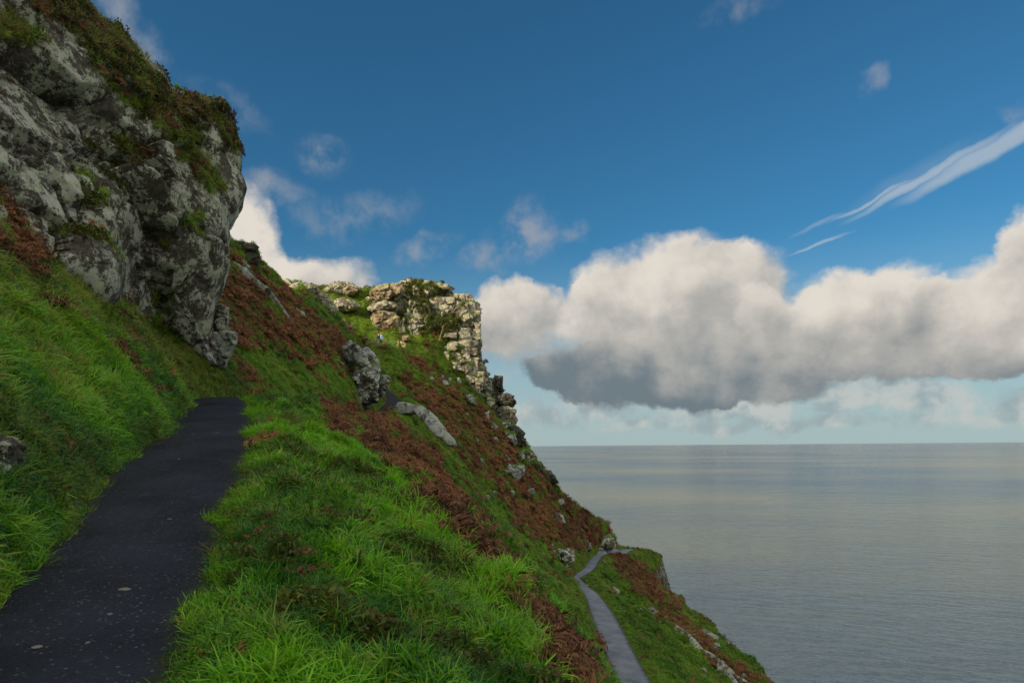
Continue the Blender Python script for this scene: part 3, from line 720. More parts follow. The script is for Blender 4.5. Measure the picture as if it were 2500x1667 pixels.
# outcrop beside the path in the middle distance
oc = 'rocks of the outcrop where the path bends'
rock('outcrop', 'dark lichen streaked outcrop overhanging the bend of the path', [(856,912),(882,908),(896,890),(926,893),(931,915),(922,936),(921,984),(905,990),(884,986),(864,962),(858,938)], 58, 1.1, 2.6, M_OUT, 'rock', oc, cells=((1.3,.7),(.45,.2)), nth=200, nr=60, seed=31)
rock('boulder', 'pointed white boulder crowning the outcrop by the path bend', [(836,850),(857,838),(878,848),(897,870),(902,898),(888,894),(872,884),(852,880),(838,866)], 57.5, .8, 1.8, M_PALE, 'boulder', oc, cells=((1.1,.5),(.35,.12)), nth=140, nr=40, seed=32)
rock('boulder', 'smooth pale boulder behind the pointed white one on the outcrop', [(874,850),(895,849),(913,860),(925,882),(924,897),(908,884),(892,866)], 58.6, .6, 1.6, M_PALE, 'boulder', oc, cells=((1.2,.35),(.4,.1)), seed=33)
rock('boulder', 'dark tilted block leaning out over the path right of the outcrop', [(926,928),(937,914),(953,917),(951,937),(940,961),(933,966),(926,950)], 59, .6, 1.6, M_CRAG, 'boulder', oc, cells=((.8,.3),(.3,.1)), seed=34)
rock('boulder', 'small white block left of the dark outcrop, half in bracken', [(834,920),(852,921),(858,942),(846,942),(836,932)], 57.4, .4, 1, M_PALE, 'boulder', oc, cells=((.6,.2),(.25,.07)), seed=35)
rock('boulder', 'white block at the lower left foot of the outcrop', [(834,962),(858,953),(865,968),(856,990),(838,990),(830,978)], 56.8, .5, 1.1, M_PALE, 'boulder', oc, cells=((.7,.25),(.25,.08)), seed=36)
rock('boulder', 'small spotted stone between the foot blocks of the outcrop', lump(877,977,9,9,seed=6), 57, .3, .8, M_PALE, 'boulder', oc, cells=((.5,.15),(.2,.06)), seed=37)
ribbon('rock_rib', 'long bent white slab below the path bend ending in bracken', [(966,995,56),(990,997,55.5),(1022,1000,55),(1045,1021,54),(1066,1045,53),(1090,1068,52.5),(1112,1090,52)], .8, .9, M_PALE, seed=6)
ribbon('rock_rib', 'thin white ledge low on the slope above the lower path', [(1280,1458,30),(1305,1470,30),(1330,1494,30),(1362,1520,30)], .3, .5, M_PALE, seed=8)

# the castle rock
def cast_depth(px, py):
    return 96.6 + (px - 930) * .012 + np.clip(800 - py, -200, 150) * .012
castle = empty('castle_rock', (-8.0, 97.0, 6.0))
tag(castle, 'tall blocky castle-like rock tower at the headland, green gully down its face', 'rock tower')
rock('rock_face', None, [(905,715),(935,692),(972,688),(996,685),(1050,690),(1092,699),(1109,717),(1150,722),(1158,744),(1171,765),(1174,829),(1180,894),(1182,940),(1176,980),(1160,985),(1112,930),(1044,880),(985,850),(945,810),(930,760),(912,745)], cast_depth, 1.6, 7.0, M_CAST, parent=castle, cells=((4.2, 1.5), (1.9, .95), (.7, .2)), nth=420, nr=150, seed=41, tiltdeg=4, planes=5, cut=(.85, .95), center=(1065, 800), strat=(1, 1, 1.25), pw=.25, back=(-.3, 1, 0))
def block(name, x0, y0, x1, y1, dep, th=2.0, mat=None, sk_=0, seed=0, parent=castle, label=None, bulge=.5):
    r_ = random.Random(seed); j = lambda: r_.uniform(-.10, .10)
    w_, h_ = x1 - x0, y1 - y0
    o_ = [(x0 + (j() + .04) * w_ + sk_, y0 + j() * h_), (x0 + w_ * .5 + sk_, y0 + j() * h_ * .6), (x1 + j() * w_ + sk_, y0 + j() * h_), (x1 + j() * w_ * .6, y0 + h_ * .5),
          (x1 + j() * w_, y1 + j() * h_), (x0 + w_ * .5, y1 + j() * h_ * .6), (x0 + j() * w_, y1 + j() * h_), (x0 + j() * w_ * .6, y0 + h_ * .5)]
    return rock(name, label, o_, dep, bulge, th, mat or M_CAST, parent=parent, cells=((1.6, .16), (.5, .06)), nth=60, nr=16, seed=seed, pw=.07, planes=5, cut=(.86, .97), tiltdeg=3)
blocks = [(1110,716,1137,745),(1138,720,1158,747),(1112,746,1136,775),(1137,750,1156,772),(1158,758,1174,785),(1159,787,1174,826),(1136,776,1157,800),(1154,802,1175,828),
          (1065,726,1110,742),(1062,745,1108,768),(1000,732,1022,760),(1022,745,1038,782),(1000,762,1022,784),(975,785,1018,812),(1020,812,1040,832),
          (1090,800,1105,808),(1080,812,1118,824),(1120,802,1150,826),(1128,830,1168,848),(1130,850,1166,868),(1090,834,1118,858),(1060,846,1090,858),(1030,838,1050,858),
          (1060,860,1085,880),(1088,862,1126,882),(1130,872,1168,905),(1095,884,1126,905),(1104,908,1130,930),(1134,908,1160,935),(1162,905,1180,940),(1140,938,1172,965)]
for i, b_ in enumerate(blocks):
    xm = (b_[0] + b_[2]) / 2; ym = (b_[1] + b_[3]) / 2
    block('rock_block', *b_, float(cast_depth(xm, ym)) - 1.0 - (i % 3) * .15, 2.0, seed=200 + i, sk_=random.uniform(-2, 2))
for i, (x0, y0, x1, y1) in enumerate([(978,684,992,691),(992,680,1006,689),(1012,682,1026,690),(1032,685,1048,693),(1058,690,1078,702),(1078,693,1096,706)]):
    block('rock_block', x0, y0, x1, y1, 98.6, 1.5, seed=260 + i)
lb = 'boulders on the sunlit terrace by the castle rock'
rock('boulder', 'big bulging sunlit boulder with slanting cracks behind the two walkers', [(905,778),(914,760),(930,750),(962,764),(974,782),(968,808),(945,814),(925,810),(910,795)], 95.6, 1.3, 2.5, M_SUNLIT, 'boulder', lb, cells=((1.3,.45),(.4,.16)), nth=160, nr=50, seed=51, strat=(1.6,1,1.6))
rock('boulder', 'dark capstone resting on the big sunlit boulder', [(896,756),(912,740),(930,733),(962,738),(969,750),(950,756),(925,756),(904,764)], 95.4, 1.0, 2.2, M_CAST, 'boulder', lb, cells=((1.2,.35),(.4,.1)), seed=52)
rock('boulder', 'rounded grey boulder highest on the left end of the ridge top', [(791,709),(806,697),(822,687),(840,686),(858,692),(875,704),(860,718),(815,720)], 99, 1.3, 2.6, M_CAST, 'boulder', lb, cells=((1.5,.5),(.45,.14)), seed=53)
rock('boulder', 'smaller yellow lit boulder leaning on the rounded ridge boulder', [(839,711),(850,698),(862,697),(873,709),(862,720),(848,720)], 97.6, .7, 1.4, M_SUNLIT, 'boulder', lb, cells=((.9,.3),(.3,.08)), seed=54)
rock('boulder', 'wide tilted slab boulder lit yellow under the castle summit', [(903,714),(922,700),(942,690),(958,697),(962,712),(950,728),(935,736),(914,722)], 95.5, 1.0, 2.6, M_SUNLIT, 'boulder', lb, cells=((1.3,.45),(.4,.12)), seed=55)
rock('boulder', 'upright pale slab right of the tilted slab near the summit', [(955,694),(978,690),(986,704),(975,722),(960,720)], 95.3, .7, 1.8, M_SUNLIT, 'boulder', lb, cells=((1.,.3),(.35,.1)), seed=56)
rock('boulder', 'long flat ledge of sunlit stones left of the walkers', [(813,788),(826,780),(844,778),(846,790),(862,792),(866,802),(840,803),(818,799)], 87, .6, 1.4, M_SUNLIT, 'boulder', lb, cells=((.8,.35),(.3,.12)), seed=57)
rock('boulder', 'broad shaded slab under the grassy brow left of the castle', [(802,740),(822,727),(850,730),(878,740),(876,752),(850,758),(822,756)], 94.5, .8, 2, M_CAST, 'boulder', lb, cells=((1.,.4),(.35,.12)), seed=58)
rock('boulder', 'thin sunlit slab lying just behind the walkers', lump(912,812,13,4,0,seed=7), 94.4, .4, .9, M_SUNLIT, 'boulder', lb, cells=((.6,.15),(.2,.05)), seed=59)
rock('boulder', 'square orange lit block at the right end of the railing terrace', [(984,819),(998,820),(997,831),(985,832)], 93.2, .4, .9, M_SUNLIT, 'boulder', lb, cells=((.6,.12),(.2,.05)), seed=60)
rock('boulder', 'pale rock falling from the end of the railing terrace', [(978,834),(990,836),(994,848),(990,858),(982,850)], 92.4, .5, 1.0, M_SUNLIT, 'boulder', lb, cells=((.6,.2),(.2,.07)), seed=61)
rock('boulder', 'small bright stone pair in grass left of the bench', lump(893,826,6,3,10,seed=8), 91.0, .3, .5, M_SUNLIT, 'boulder', lb, cells=((.4,.1),(.2,.05)), seed=62)
rock('boulder', 'half hidden lit slab high under the brow, left of the capstone', lump(906,730,10,4,15,seed=9), 95.0, .4, .9, M_SUNLIT, 'boulder', lb, cells=((.6,.2),(.2,.05)), seed=63)

# broken cliff edge against the sky and sea
ce = 'blocks of the broken cliff edge right of the castle rock'
def landed(pts, dep):
    h_ = hit(sum(a for a, b in pts) / len(pts), max(b for a, b in pts) - 2)
    return dep if h_ is None else min(dep, h_ - .15)
E = lambda lab, pts, dep, mat=M_DARK, sd=0, b=.7, t=2.2: rock('cliff_block', lab, pts, landed(pts, dep) if sd > 70 else dep, b, t, mat, 'rock', ce, cells=((1.2, .4), (.4, .12)), nth=90, nr=26, seed=sd, pw=.25)
E('grey buttress running down under the right corner of the castle rock', [(1150,880),(1186,893),(1200,925),(1212,975),(1226,1030),(1246,1075),(1234,1082),(1200,1040),(1172,1000),(1148,955)], 99.0, M_CRAG, 70, .6, 4)
E('rounded shoulder block hugging the lower right of the castle rock', [(1178,894),(1190,899),(1192,914),(1186,935),(1176,930)], 99.5, M_CAST, 71)
E('dark upright leaning block that stands up like a chimney', [(1208,918),(1226,920),(1227,940),(1232,954),(1222,958),(1212,950)], 99, M_DARK, 72)
E('dark ledge behind the foot of the leaning chimney block', [(1190,922),(1208,926),(1213,950),(1204,962),(1188,945)], 99.3, M_DARK, 73)
E('large dark slab poking out to sea under the chimney block', [(1203,962),(1214,958),(1238,962),(1256,966),(1250,972),(1263,983),(1250,995),(1230,992),(1208,982)], 98.6, M_DARK, 74, .8, 2.6)
E('layered grey stack under the large dark slab', [(1212,996),(1240,992),(1262,1001),(1256,1012),(1264,1022),(1258,1038),(1240,1046),(1224,1030)], 98.4, M_CAST, 75)
E('pale ribbed block low in the layered cliff edge', [(1224,1030),(1244,1032),(1250,1048),(1240,1056),(1228,1048)], 97.4, M_PALE, 76)
E('dark cliff edge block with grass cap just over the horizon', [(1248,1040),(1262,1040),(1284,1058),(1280,1066),(1286,1086),(1268,1090),(1252,1066)], 98.8, M_DARK, 77)
E('tilted white slab below the grass capped cliff edge block', [(1234,1054),(1256,1056),(1264,1080),(1254,1086),(1240,1072)], 97.0, M_PALE, 78)
E('rounded block on the edge touching the sea horizon', [(1282,1096),(1298,1100),(1304,1116),(1308,1132),(1290,1130),(1282,1114)], 99.5, M_CAST, 79)
E('white stone wedge left of the horizon edge block', [(1264,1102),(1280,1104),(1282,1122),(1270,1126)], 97.6, M_PALE, 80)
E('row of grey edge stones halfway down to the bracken spur', [(1328,1148),(1344,1150),(1358,1166),(1366,1178),(1354,1184),(1336,1168)], 101.5, M_DARK, 81)
E('small dark tooth of rock below the grey edge stones', [(1354,1184),(1366,1190),(1366,1204),(1356,1200)], 102, M_DARK, 82, .4, 1.2)
E('wide pale slab facing the viewer high in the bracken slope', [(1228,1148),(1250,1140),(1280,1134),(1284,1150),(1275,1166),(1262,1176),(1250,1160)], 93, M_PALE, 83)
E('small pale slab left of the wide pale slab in bracken', lump(1226,1152,9,5,20,seed=31), 92, M_PALE, 84, .4, 1)
E('jagged pale outcrop at the lower right corner of the castle rock', [(1138,962),(1152,962),(1160,975),(1162,988),(1148,984)], 94.8, M_PALE, 85, .6, 1.6)
E('pale standing stone in bracken below the corner outcrop', [(1184,1010),(1196,1004),(1192,1018),(1196,1026),(1188,1030)], 93.5, M_PALE, 86, .4, 1)
E('grey broken rocks under the pale standing stone', [(1196,1034),(1208,1032),(1216,1044),(1214,1052),(1202,1046)], 94, M_PALE, 87, .4, 1)
E('dark mossy block beside the layered stack, inland side', [(1190,968),(1206,972),(1210,990),(1198,1000),(1186,985)], 97.6, M_CAST, 88)
E('squat mossy block between horizon block and grey edge stones', [(1303,1130),(1318,1136),(1328,1150),(1318,1156),(1304,1146)], 100.2, M_DARK, 89)

# stones lying on the slopes; each lands where its ray meets the ground
def stone(lab, cx, cy, rx, ry, rot, mat=M_PALE, grp=None, sd=0, name='stone', lift=0.0, jag=.25, n=9):
    Y = hit(cx, cy + ry * .6)
    if Y is None: print('MISS', lab); return
    sz = max(rx, ry) / F * Y
    Y = Y - .12 * sz
    return rock(name, lab, lump(cx, cy, rx, ry, rot, n=n, seed=sd, jag=jag), Y, sz * .55, sz * 1.1, mat, 'stone', grp, cells=((sz * 1.1, sz * .38), (sz * .4, sz * .12)), nth=64, nr=18, seed=300 + sd, pw=.35)
g1 = 'pale stones scattered in the bracken slope'
for i, (lab, *a) in enumerate([
    ('slim white stone alone in the grass below the railing', 1054, 926, 4, 8, 25),
    ('tiny white stone above the forked white stones', 1080, 921, 3.5, 6, 25),
    ('tall forked white stones in the green slope below the castle rock', 1089, 938, 6.5, 12, -20),
    ('white stone close right of the forked stones', 1098, 929, 3.5, 7, 15),
    ('blocky white stone between forked stones and castle foot', 1122, 932, 6, 11, -10),
    ('small cream stone alone in rust bracken above the slab', 1141, 1011, 4, 5, 20),
    ('small blade of pale stone in the green patch of bracken', 1164, 1073, 3, 7, -35),
    ('thin grey stone left of the green patch of bracken', 1143, 1032, 2.5, 4, 10),
    ('white wedge stone in bracken right of the green patch', 1211, 1074, 5, 8, -25),
    ('pale pointed stone above the green band', 1175, 1126, 6, 9, -30),
    ('narrow white stone half under bracken near the cliff edge blocks', 1240, 1118, 5, 9, -20),
    ('upper white stone of the pair in the green band', 1208, 1204, 7, 5, 30),
    ('lower white stone of the pair in the green band', 1192, 1216, 5.5, 10, -15),
    ('dark flecked stone in bracken below the wide slab', 1252, 1204, 5, 7, 10),
    ('mossy white stones at the right of the bracken below the slab', 1298, 1200, 8, 7, 15),
    ('round white boulder near the skyline of the bracken spur', 1368, 1225, 9, 7, 25),
    ('long pale boulder lying down the bracken spur', 1369, 1268, 19, 9, 50),
    ('pair of small pale stones low on the bracken spur', 1403, 1300, 5, 4, 20),
    ('tiny pale stone left of the rock wall by the lower path', 1349, 1330, 3, 3.5, 0),
]): stone(lab, *a, grp=g1, sd=i)
g2_ = 'stones beside the lower path'
for i, (lab, *a) in enumerate([
    ('small stone where the lower path leaves the rocky corner', 1466, 1340, 6, 3.2, 0),
    ('tiny pale stone right of the stone at the corner', 1475, 1350, 4, 2, 0),
    ('pale boulder on the rim where the lower path rounds the nose', 1511, 1331, 7, 4.5, 10),
    ('white stone in the grass right of the narrow path stretch', 1475, 1371, 5, 3, 0),
    ('upper small white stone on the inside of the path bend', 1433, 1417, 4, 2.2, 30),
    ('lower small white stone on the inside of the path bend', 1433, 1429, 4.5, 2.2, 0),
    ('leaning white boulder in the grass between path and bracken', 1504, 1441, 7, 11, -35),
    ('long white boulder at the bracken edge of the seaward verge', 1597, 1493, 14, 7, 40),
    ('flat grey stone sunk into the seaward verge', 1562, 1487, 5, 2, 0),
    ('small dark stone at the foot of the seaward grass bank', 1720, 1638, 5, 8, -20),
    ('pale stone in bracken by the bottom of the seaward slope', 1819, 1650, 7, 6, 40),
    ('grey boulder below the ledge slabs of the seaward slope', 1751, 1578, 7, 9, -20),
]): stone(lab, *a, grp=g2_, sd=40 + i)
def grounded(lab, pts, mat, sd, b=.6, t=2.0, name='outcrop', off=0.3, cells=((1.1, .45), (.35, .13))):
    a = np.array(pts); Y = hit(a[:, 0].mean(), a[:, 1].max() - 2)
    if Y is None: Y = 100
    return rock(name, lab, pts, Y - off, b, t, mat, 'rock', None, cells=cells, nth=130, nr=36, seed=sd, pw=.3)
grounded('broken lichen rock wall on the uphill side of the lower path', [(1358,1352),(1372,1346),(1392,1342),(1404,1345),(1403,1362),(1398,1386),(1388,1390),(1376,1370),(1362,1364)], M_CRAG, 91, .6, 2)
grounded('small dark outcrop uphill of the stony corner of the lower path', [(1424,1332),(1436,1322),(1444,1330),(1446,1342),(1436,1348),(1428,1342)], M_CRAG, 92, .5, 1.5)
rock('outcrop', 'undercut rock nose where the bracken spur meets the lower path', [(1462,1336),(1474,1318),(1490,1306),(1506,1308),(1509,1326),(1504,1338),(1486,1342)], 100.5, .7, 2.5, M_CRAG, 'rock', cells=((1.2,.4),(.4,.15)), seed=93)
rock('outcrop', 'sheer rock prow of the grassy promontory over the sea', [(1578,1366),(1600,1362),(1614,1366),(1616,1392),(1615,1408),(1609,1424),(1600,1410),(1588,1394),(1578,1380)], 115.5, 1.0, 4, M_CAST, 'rock', cells=((1.6,.6),(.5,.2)), nth=160, nr=40, seed=94, pw=.2)
rock('outcrop', 'small grass capped stack on the rim below the promontory', [(1640,1450),(1655,1452),(1670,1458),(1671,1474),(1666,1480),(1652,1470)], 98, .7, 2.2, M_DARK, 'rock', cells=((1,.3),(.35,.12)), seed=95)
ribbon('rock_rib', 'upper line of grey slabs along the seaward rim', [(1650,1478,93),(1668,1490,92),(1684,1500,91),(1700,1512,90)], 1.0, 1.2, M_PALE, seed=11)
ribbon('rock_rib', 'middle line of grey slabs along the seaward rim', [(1698,1512,86),(1712,1522,84),(1724,1536,82),(1736,1548,80)], 1.1, 1.2, M_PALE, seed=12)
ribbon('rock_rib', 'lower block line of slabs above the dark bracken on the rim', [(1708,1546,74),(1724,1554,73),(1742,1566,72)], 1.2, 1.2, M_PALE, seed=13)
for i, (lab, ln, wd_) in enumerate([
    ('top stretch of the grey scree rib right of the seaward verge', [(1650,1538),(1672,1552),(1696,1572),(1716,1592)], .7),
    ('lower stretch of the grey scree rib running off the bottom', [(1716,1596),(1745,1612),(1768,1640),(1800,1664),(1836,1690)], .9),
    ('pale inner edge of the scree rib at the bottom of the frame', [(1768,1632),(1786,1655),(1802,1680)], .4)]):
    ln3 = [(a, b, (hit(a, b) or 60) + .05) for a, b in ln]
    ribbon('scree_rib', lab, ln3, wd_, .8, M_CRAG if i < 2 else M_PALE, seed=20 + i)

# ------------------------------------------------------------------ plants as scattered instances of small hand made clumps
def blades(n, length, spread, width, droop, seed, segs=4):
    r_ = np.random.RandomState(seed)
    V, T, t_, rr_ = [], [], [], []
    for i in range(n):
        a = r_.uniform(0, 6.2832); ra = spread * math.sqrt(r_.uniform()); b0 = np.array([math.cos(a) * ra, math.sin(a) * ra, -.02])
        dr = a + r_.normal(0, .9); L = length * r_.uniform(.5, 1.15); w_ = width * r_.uniform(.7, 1.3); dp = droop * r_.uniform(.4, 1.5)
        side = np.array([-math.sin(dr), math.cos(dr), 0]); k0 = len(V); rv = r_.uniform()
        el_ = r_.uniform(.0, .35); p = b0.copy(); an = el_
        for s in range(segs + 1):
            f = s / segs; ww = w_ * (1 - f ** 1.6) * .5
            if s < segs: V.append(p - side * ww); V.append(p + side * ww); t_ += [f, f]; rr_ += [rv, rv]
            else: V.append(p.copy()); t_.append(1); rr_.append(rv)
            st = L / segs; p = p + st * np.array([math.cos(dr) * math.sin(an), math.sin(dr) * math.sin(an), math.cos(an)]); an = min(an + dp / segs * (1 + f), 2.4)
        for s in range(segs - 1):
            a0 = k0 + 2 * s; T.append((a0, a0 + 1, a0 + 3)); T.append((a0, a0 + 3, a0 + 2))
        a0 = k0 + 2 * (segs - 1); T.append((a0, a0 + 1, a0 + 2))
    return np.array(V), np.array(T), np.array(t_), np.array(rr_)

def fronds(n, length, seed, curl=1.2, pairs=11, pin=.34):
    r_ = np.random.RandomState(seed); V, T, t_, rr_ = [], [], [], []
    for i in range(n):
        dr = r_.uniform(0, 6.2832); L = length * r_.uniform(.6, 1.15); an = r_.uniform(.05, .7); rv = r_.uniform()
        p = np.array([r_.normal(0, .06), r_.normal(0, .06), -.03]); cu = curl * r_.uniform(.7, 1.5)
        side = np.array([-math.sin(dr), math.cos(dr), 0])
        for s in range(pairs):
            f = s / pairs; dvec = np.array([math.cos(dr) * math.sin(an), math.sin(dr) * math.sin(an), math.cos(an)])
            q_ = p + dvec * L / pairs; an = min(an + cu / pairs * (.5 + 1.5 * f), 2.6)
            k = len(V); wv = side * .006
            V += [p - wv, p + wv, q_]; T.append((k, k + 1, k + 2)); t_ += [f] * 3; rr_ += [rv] * 3
            if f > .22:
                pl = L * pin * math.sin(math.pi * min(1, (f - .12) / .9) ** .8) * r_.uniform(.6, 1.1)
                for sg in (-1, 1):
                    tw = r_.normal(0, .5)
                    dd2 = side * sg * .9 + dvec * .35 + np.array([0, 0, -.35 - .4 * r_.uniform()]) + tw * .3 * np.array([math.cos(dr), math.sin(dr), 0])
                    dd2 /= np.linalg.norm(dd2); m_ = p + dd2 * pl * .5 + np.array([0, 0, .02]); e = p + dd2 * pl + np.array([0, 0, -.05 * r_.uniform(0, 1.5)])
                    wd2 = np.cross(dd2, np.array([r_.normal(0, .4), r_.normal(0, .4), 1.])); wd2 = wd2 / np.linalg.norm(wd2) * pl * .17
                    k = len(V); V += [p, m_ - wd2, m_ + wd2, e]; T += [(k, k + 1, k + 2), (k + 1, k + 3, k + 2)]; t_ += [f] * 4; rr_ += [rv] * 4
            p = q_
    return np.array(V), np.array(T), np.array(t_), np.array(rr_)

def leaves(n, R, size, seed):
    r_ = np.random.RandomState(seed); V, T, t_, rr_ = [], [], [], []
    for i in range(n):
        u = r_.normal(size=3); u /= np.linalg.norm(u); u[2] = abs(u[2]); c = u * R * r_.uniform(.35, 1) * np.array([1, 1, .8])
        a = r_.normal(size=3); a /= np.linalg.norm(a); b = np.cross(a, r_.normal(size=3)); b /= np.linalg.norm(b); s = size * r_.uniform(.6, 1.3); rv = r_.uniform()
        k = len(V); V += [c - a * s, c + b * s * .5, c + a * s, c - b * s * .5]; T += [(k, k + 1, k + 2), (k, k + 2, k + 3)]; t_ += [.5] * 4; rr_ += [rv] * 4
    return np.array(V), np.array(T), np.array(t_), np.array(rr_)

def proto_coll(name, builds, mat):
    c = bpy.data.collections.new(name)
    for i, (V, T, t_, r_) in enumerate(builds):
        me = mesh_np(name, V, None, mat, True, {'t': t_, 'r': r_}, T)
        c.objects.link(bpy.data.objects.new(name, me))
    return c
PC_NEAR = proto_coll('grass_clump', [blades(24, .19, .05, .013, 1.6, 1), blades(20, .25, .06, .014, 2.1, 2), blades(28, .13, .07, .013, 1.3, 3), blades(13, .33, .04, .013, 2.4, 4), blades(12, .20, .07, .024, 1.7, 5)], M_GRASS)
PC_FAR = proto_coll('grass_tussock', [blades(46, .45, .22, .026, 1.7, 11, 3), blades(46, .36, .24, .028, 1.3, 12, 3), blades(40, .5, .2, .024, 2.1, 13, 3)], M_GRASS)
PC_BR = proto_coll('bracken_clump', [fronds(9, .95, 21), fronds(8, .8, 22, 1.6), fronds(11, .7, 23, 1.9), fronds(7, 1.05, 24, 1.4)], M_BRACK)
PC_SH = proto_coll('shrub_clump', [leaves(150, .45, .075, 31), leaves(150, .5, .07, 32)], M_SHRUB)

def scatter(name, label, pos, up, scale, tint, dry, coll):
    n = len(pos)
    if n == 0: return
    up = up / np.linalg.norm(up, axis=1, keepdims=True)
    spin = rng.uniform(0, 6.2832, n)
    ref = np.stack([np.cos(spin), np.sin(spin), np.zeros(n)], 1)
    x = ref - up * (ref * up).sum(1, keepdims=True); x /= np.linalg.norm(x, axis=1, keepdims=True)
    y = np.cross(up, x)
    ry = np.arcsin(np.clip(-x[:, 2], -1, 1)); rz = np.arctan2(x[:, 1], x[:, 0]); rx = np.arctan2(y[:, 2], up[:, 2])
    me = bpy.data.meshes.new(name); me.vertices.add(n); me.vertices.foreach_set('co', pos.astype(np.float32).ravel())
    a = me.attributes.new('rot', 'FLOAT_VECTOR', 'POINT'); a.data.foreach_set('vector', np.stack([rx, ry, rz], 1).astype(np.float32).ravel())
    for an, av in (('scl', scale), ('tint', tint), ('dry', dry)):
        a = me.attributes.new(an, 'FLOAT', 'POINT'); a.data.foreach_set('value', np.broadcast_to(av, (n,)).astype(np.float32))
    o = obj(name, me); tag(o, label, kind='stuff')
    t = bpy.data.node_groups.new('scatter_' + name, 'GeometryNodeTree')
    t.interface.new_socket('Geometry', in_out='INPUT', socket_type='NodeSocketGeometry')
    t.interface.new_socket('Geometry', in_out='OUTPUT', socket_type='NodeSocketGeometry')
    N = t.nodes; gi = N.new('NodeGroupInput'); go = N.new('NodeGroupOutput')
    ci = N.new('GeometryNodeCollectionInfo'); ci.inputs[0].default_value = coll; ci.inputs[1].default_value = True; ci.inputs[2].default_value = True
    ip = N.new('GeometryNodeInstanceOnPoints'); ip.inputs['Pick Instance'].default_value = True
    ar = N.new('GeometryNodeInputNamedAttribute'); ar.data_type = 'FLOAT_VECTOR'; ar.inputs[0].default_value = 'rot'
    as_ = N.new('GeometryNodeInputNamedAttribute'); as_.data_type = 'FLOAT'; as_.inputs[0].default_value = 'scl'
    L = t.links
    L.new(gi.outputs[0], ip.inputs['Points']); L.new(ci.outputs[0], ip.inputs['Instance'])
    L.new(ar.outputs[0], ip.inputs['Rotation']); L.new(as_.outputs[0], ip.inputs['Scale']); L.new(ip.outputs[0], go.inputs[0])
    mod = o.modifiers.new('scatter', 'NODES'); mod.node_group = t
    return o

def sample_ground(n, y0, y1, ulo, uhi, power=2.0):
    """random places on the hillside; power 2 = even over the picture, 0 = even over the ground"""
    k = rng.uniform(0, 1, n)
    e = 2 - power
    if abs(e) < 1e-3: Y = y0 * (y1 / y0) ** k
    else: Y = (y0 ** e + (y1 ** e - y0 ** e) * k) ** (1 / e)
    u = rng.uniform(ulo, uhi, n)
    X = u * Y
    Z, d_ = height(X, Y)
    e_ = .12
    zx = (height(X + e_, Y)[0] - height(X - e_, Y)[0]) / (2 * e_); zy = (height(X, Y + e_)[0] - height(X, Y - e_)[0]) / (2 * e_)
    nr_ = np.stack([-np.clip(zx, -2, 2), -np.clip(zy, -2, 2), np.ones(n)], 1); nr_ /= np.linalg.norm(nr_, axis=1, keepdims=True)
    ok = (np.abs(zx) < 3.0) & (Z > -45)
    return X[ok], Y[ok], Z[ok], d_[ok], nr_[ok]

def seen(X, Y, Z, marg=120):
    px, py = pix(X, Y, Z)
    return (px > -marg * 2) & (px < 2500 + marg) & (py > -marg) & (py < 1667 + marg * 3)

def near_grass(name, label, n, y0, y1, u0, u1, coll, s0, s1, left):
    X, Y, Z, d_, nr_ = sample_ground(n, y0, y1, u0, u1, 1.3)
    g = guides(Y); onleft = X < (g[:, iPL, 0] + g[:, iPR, 0]) / 2
    b = brown(X, Y, Z)
    rag = fbm(np.stack([X * 1.6, Y * 1.6, Z * 0], 1), 3, 77)
    k = (d_ > -0.05 - .35 * np.maximum(rag - .05, 0)) & (onleft == left) & (b < .5) & seen(X, Y, Z, 250)
    X, Y, Z, d_, nr_ = X[k], Y[k], Z[k], d_[k], nr_[k]
    p = np.stack([X, Y, Z], 1)
    n1 = fbm(p * .8, 3, 61); n2 = fbm(p * .35 + 4, 3, 62); n3 = fbm(p * 3.2, 2, 63)
    up = nr_ * (.75) + np.array([0, 0, .45]) + np.stack([.45 + .35 * n2, -.12 + .3 * n1, -.1 + 0 * n1], 1) * (.9 if left else .7)
    up = up + rng.normal(0, .30, up.shape) + np.stack([fbm(p * 3.1, 2, 161), fbm(p * 3.1 + 7, 2, 162), n1 * 0], 1) * .9
    # blades at the tarmac edge lean over it
    edge = ss(d_, .35, .02)
    up[:, 0] += edge * (.9 if left else -.8)
    sc_ = rng.uniform(s0, s1, len(X)) * (1 + .45 * n1 + .5 * n3) * (1 - .35 * edge)
    tint = np.clip((.32 if left else .46) + n1 * 1.1 + n3 * .6 + rng.normal(0, .12, len(X)), 0, 1)
    dry = np.clip(.06 + (n2 > .18) * .25 * (1 if left else .6) + (n3 > .42) * .35 + ss(-d_, -.25, 0) * .15, 0, .8)
    if left: dry = np.clip(dry + ss(Z, 1.2, 4.0) * .40 + np.maximum(n1, 0) * .5, 0, .9)
    scatter(name, label, p, up, sc_, tint, dry, coll)

near_grass('grass', 'lush green grass on the verge right of the tarmac path', 75000, 3.0, 34, -.62, .16, PC_NEAR, .65, 1.10, False)
near_grass('grass', 'long green grass hanging down the bank left of the path', 75000, 4.0, 32, -.95, -.30, PC_NEAR, .8, 1.45, True)

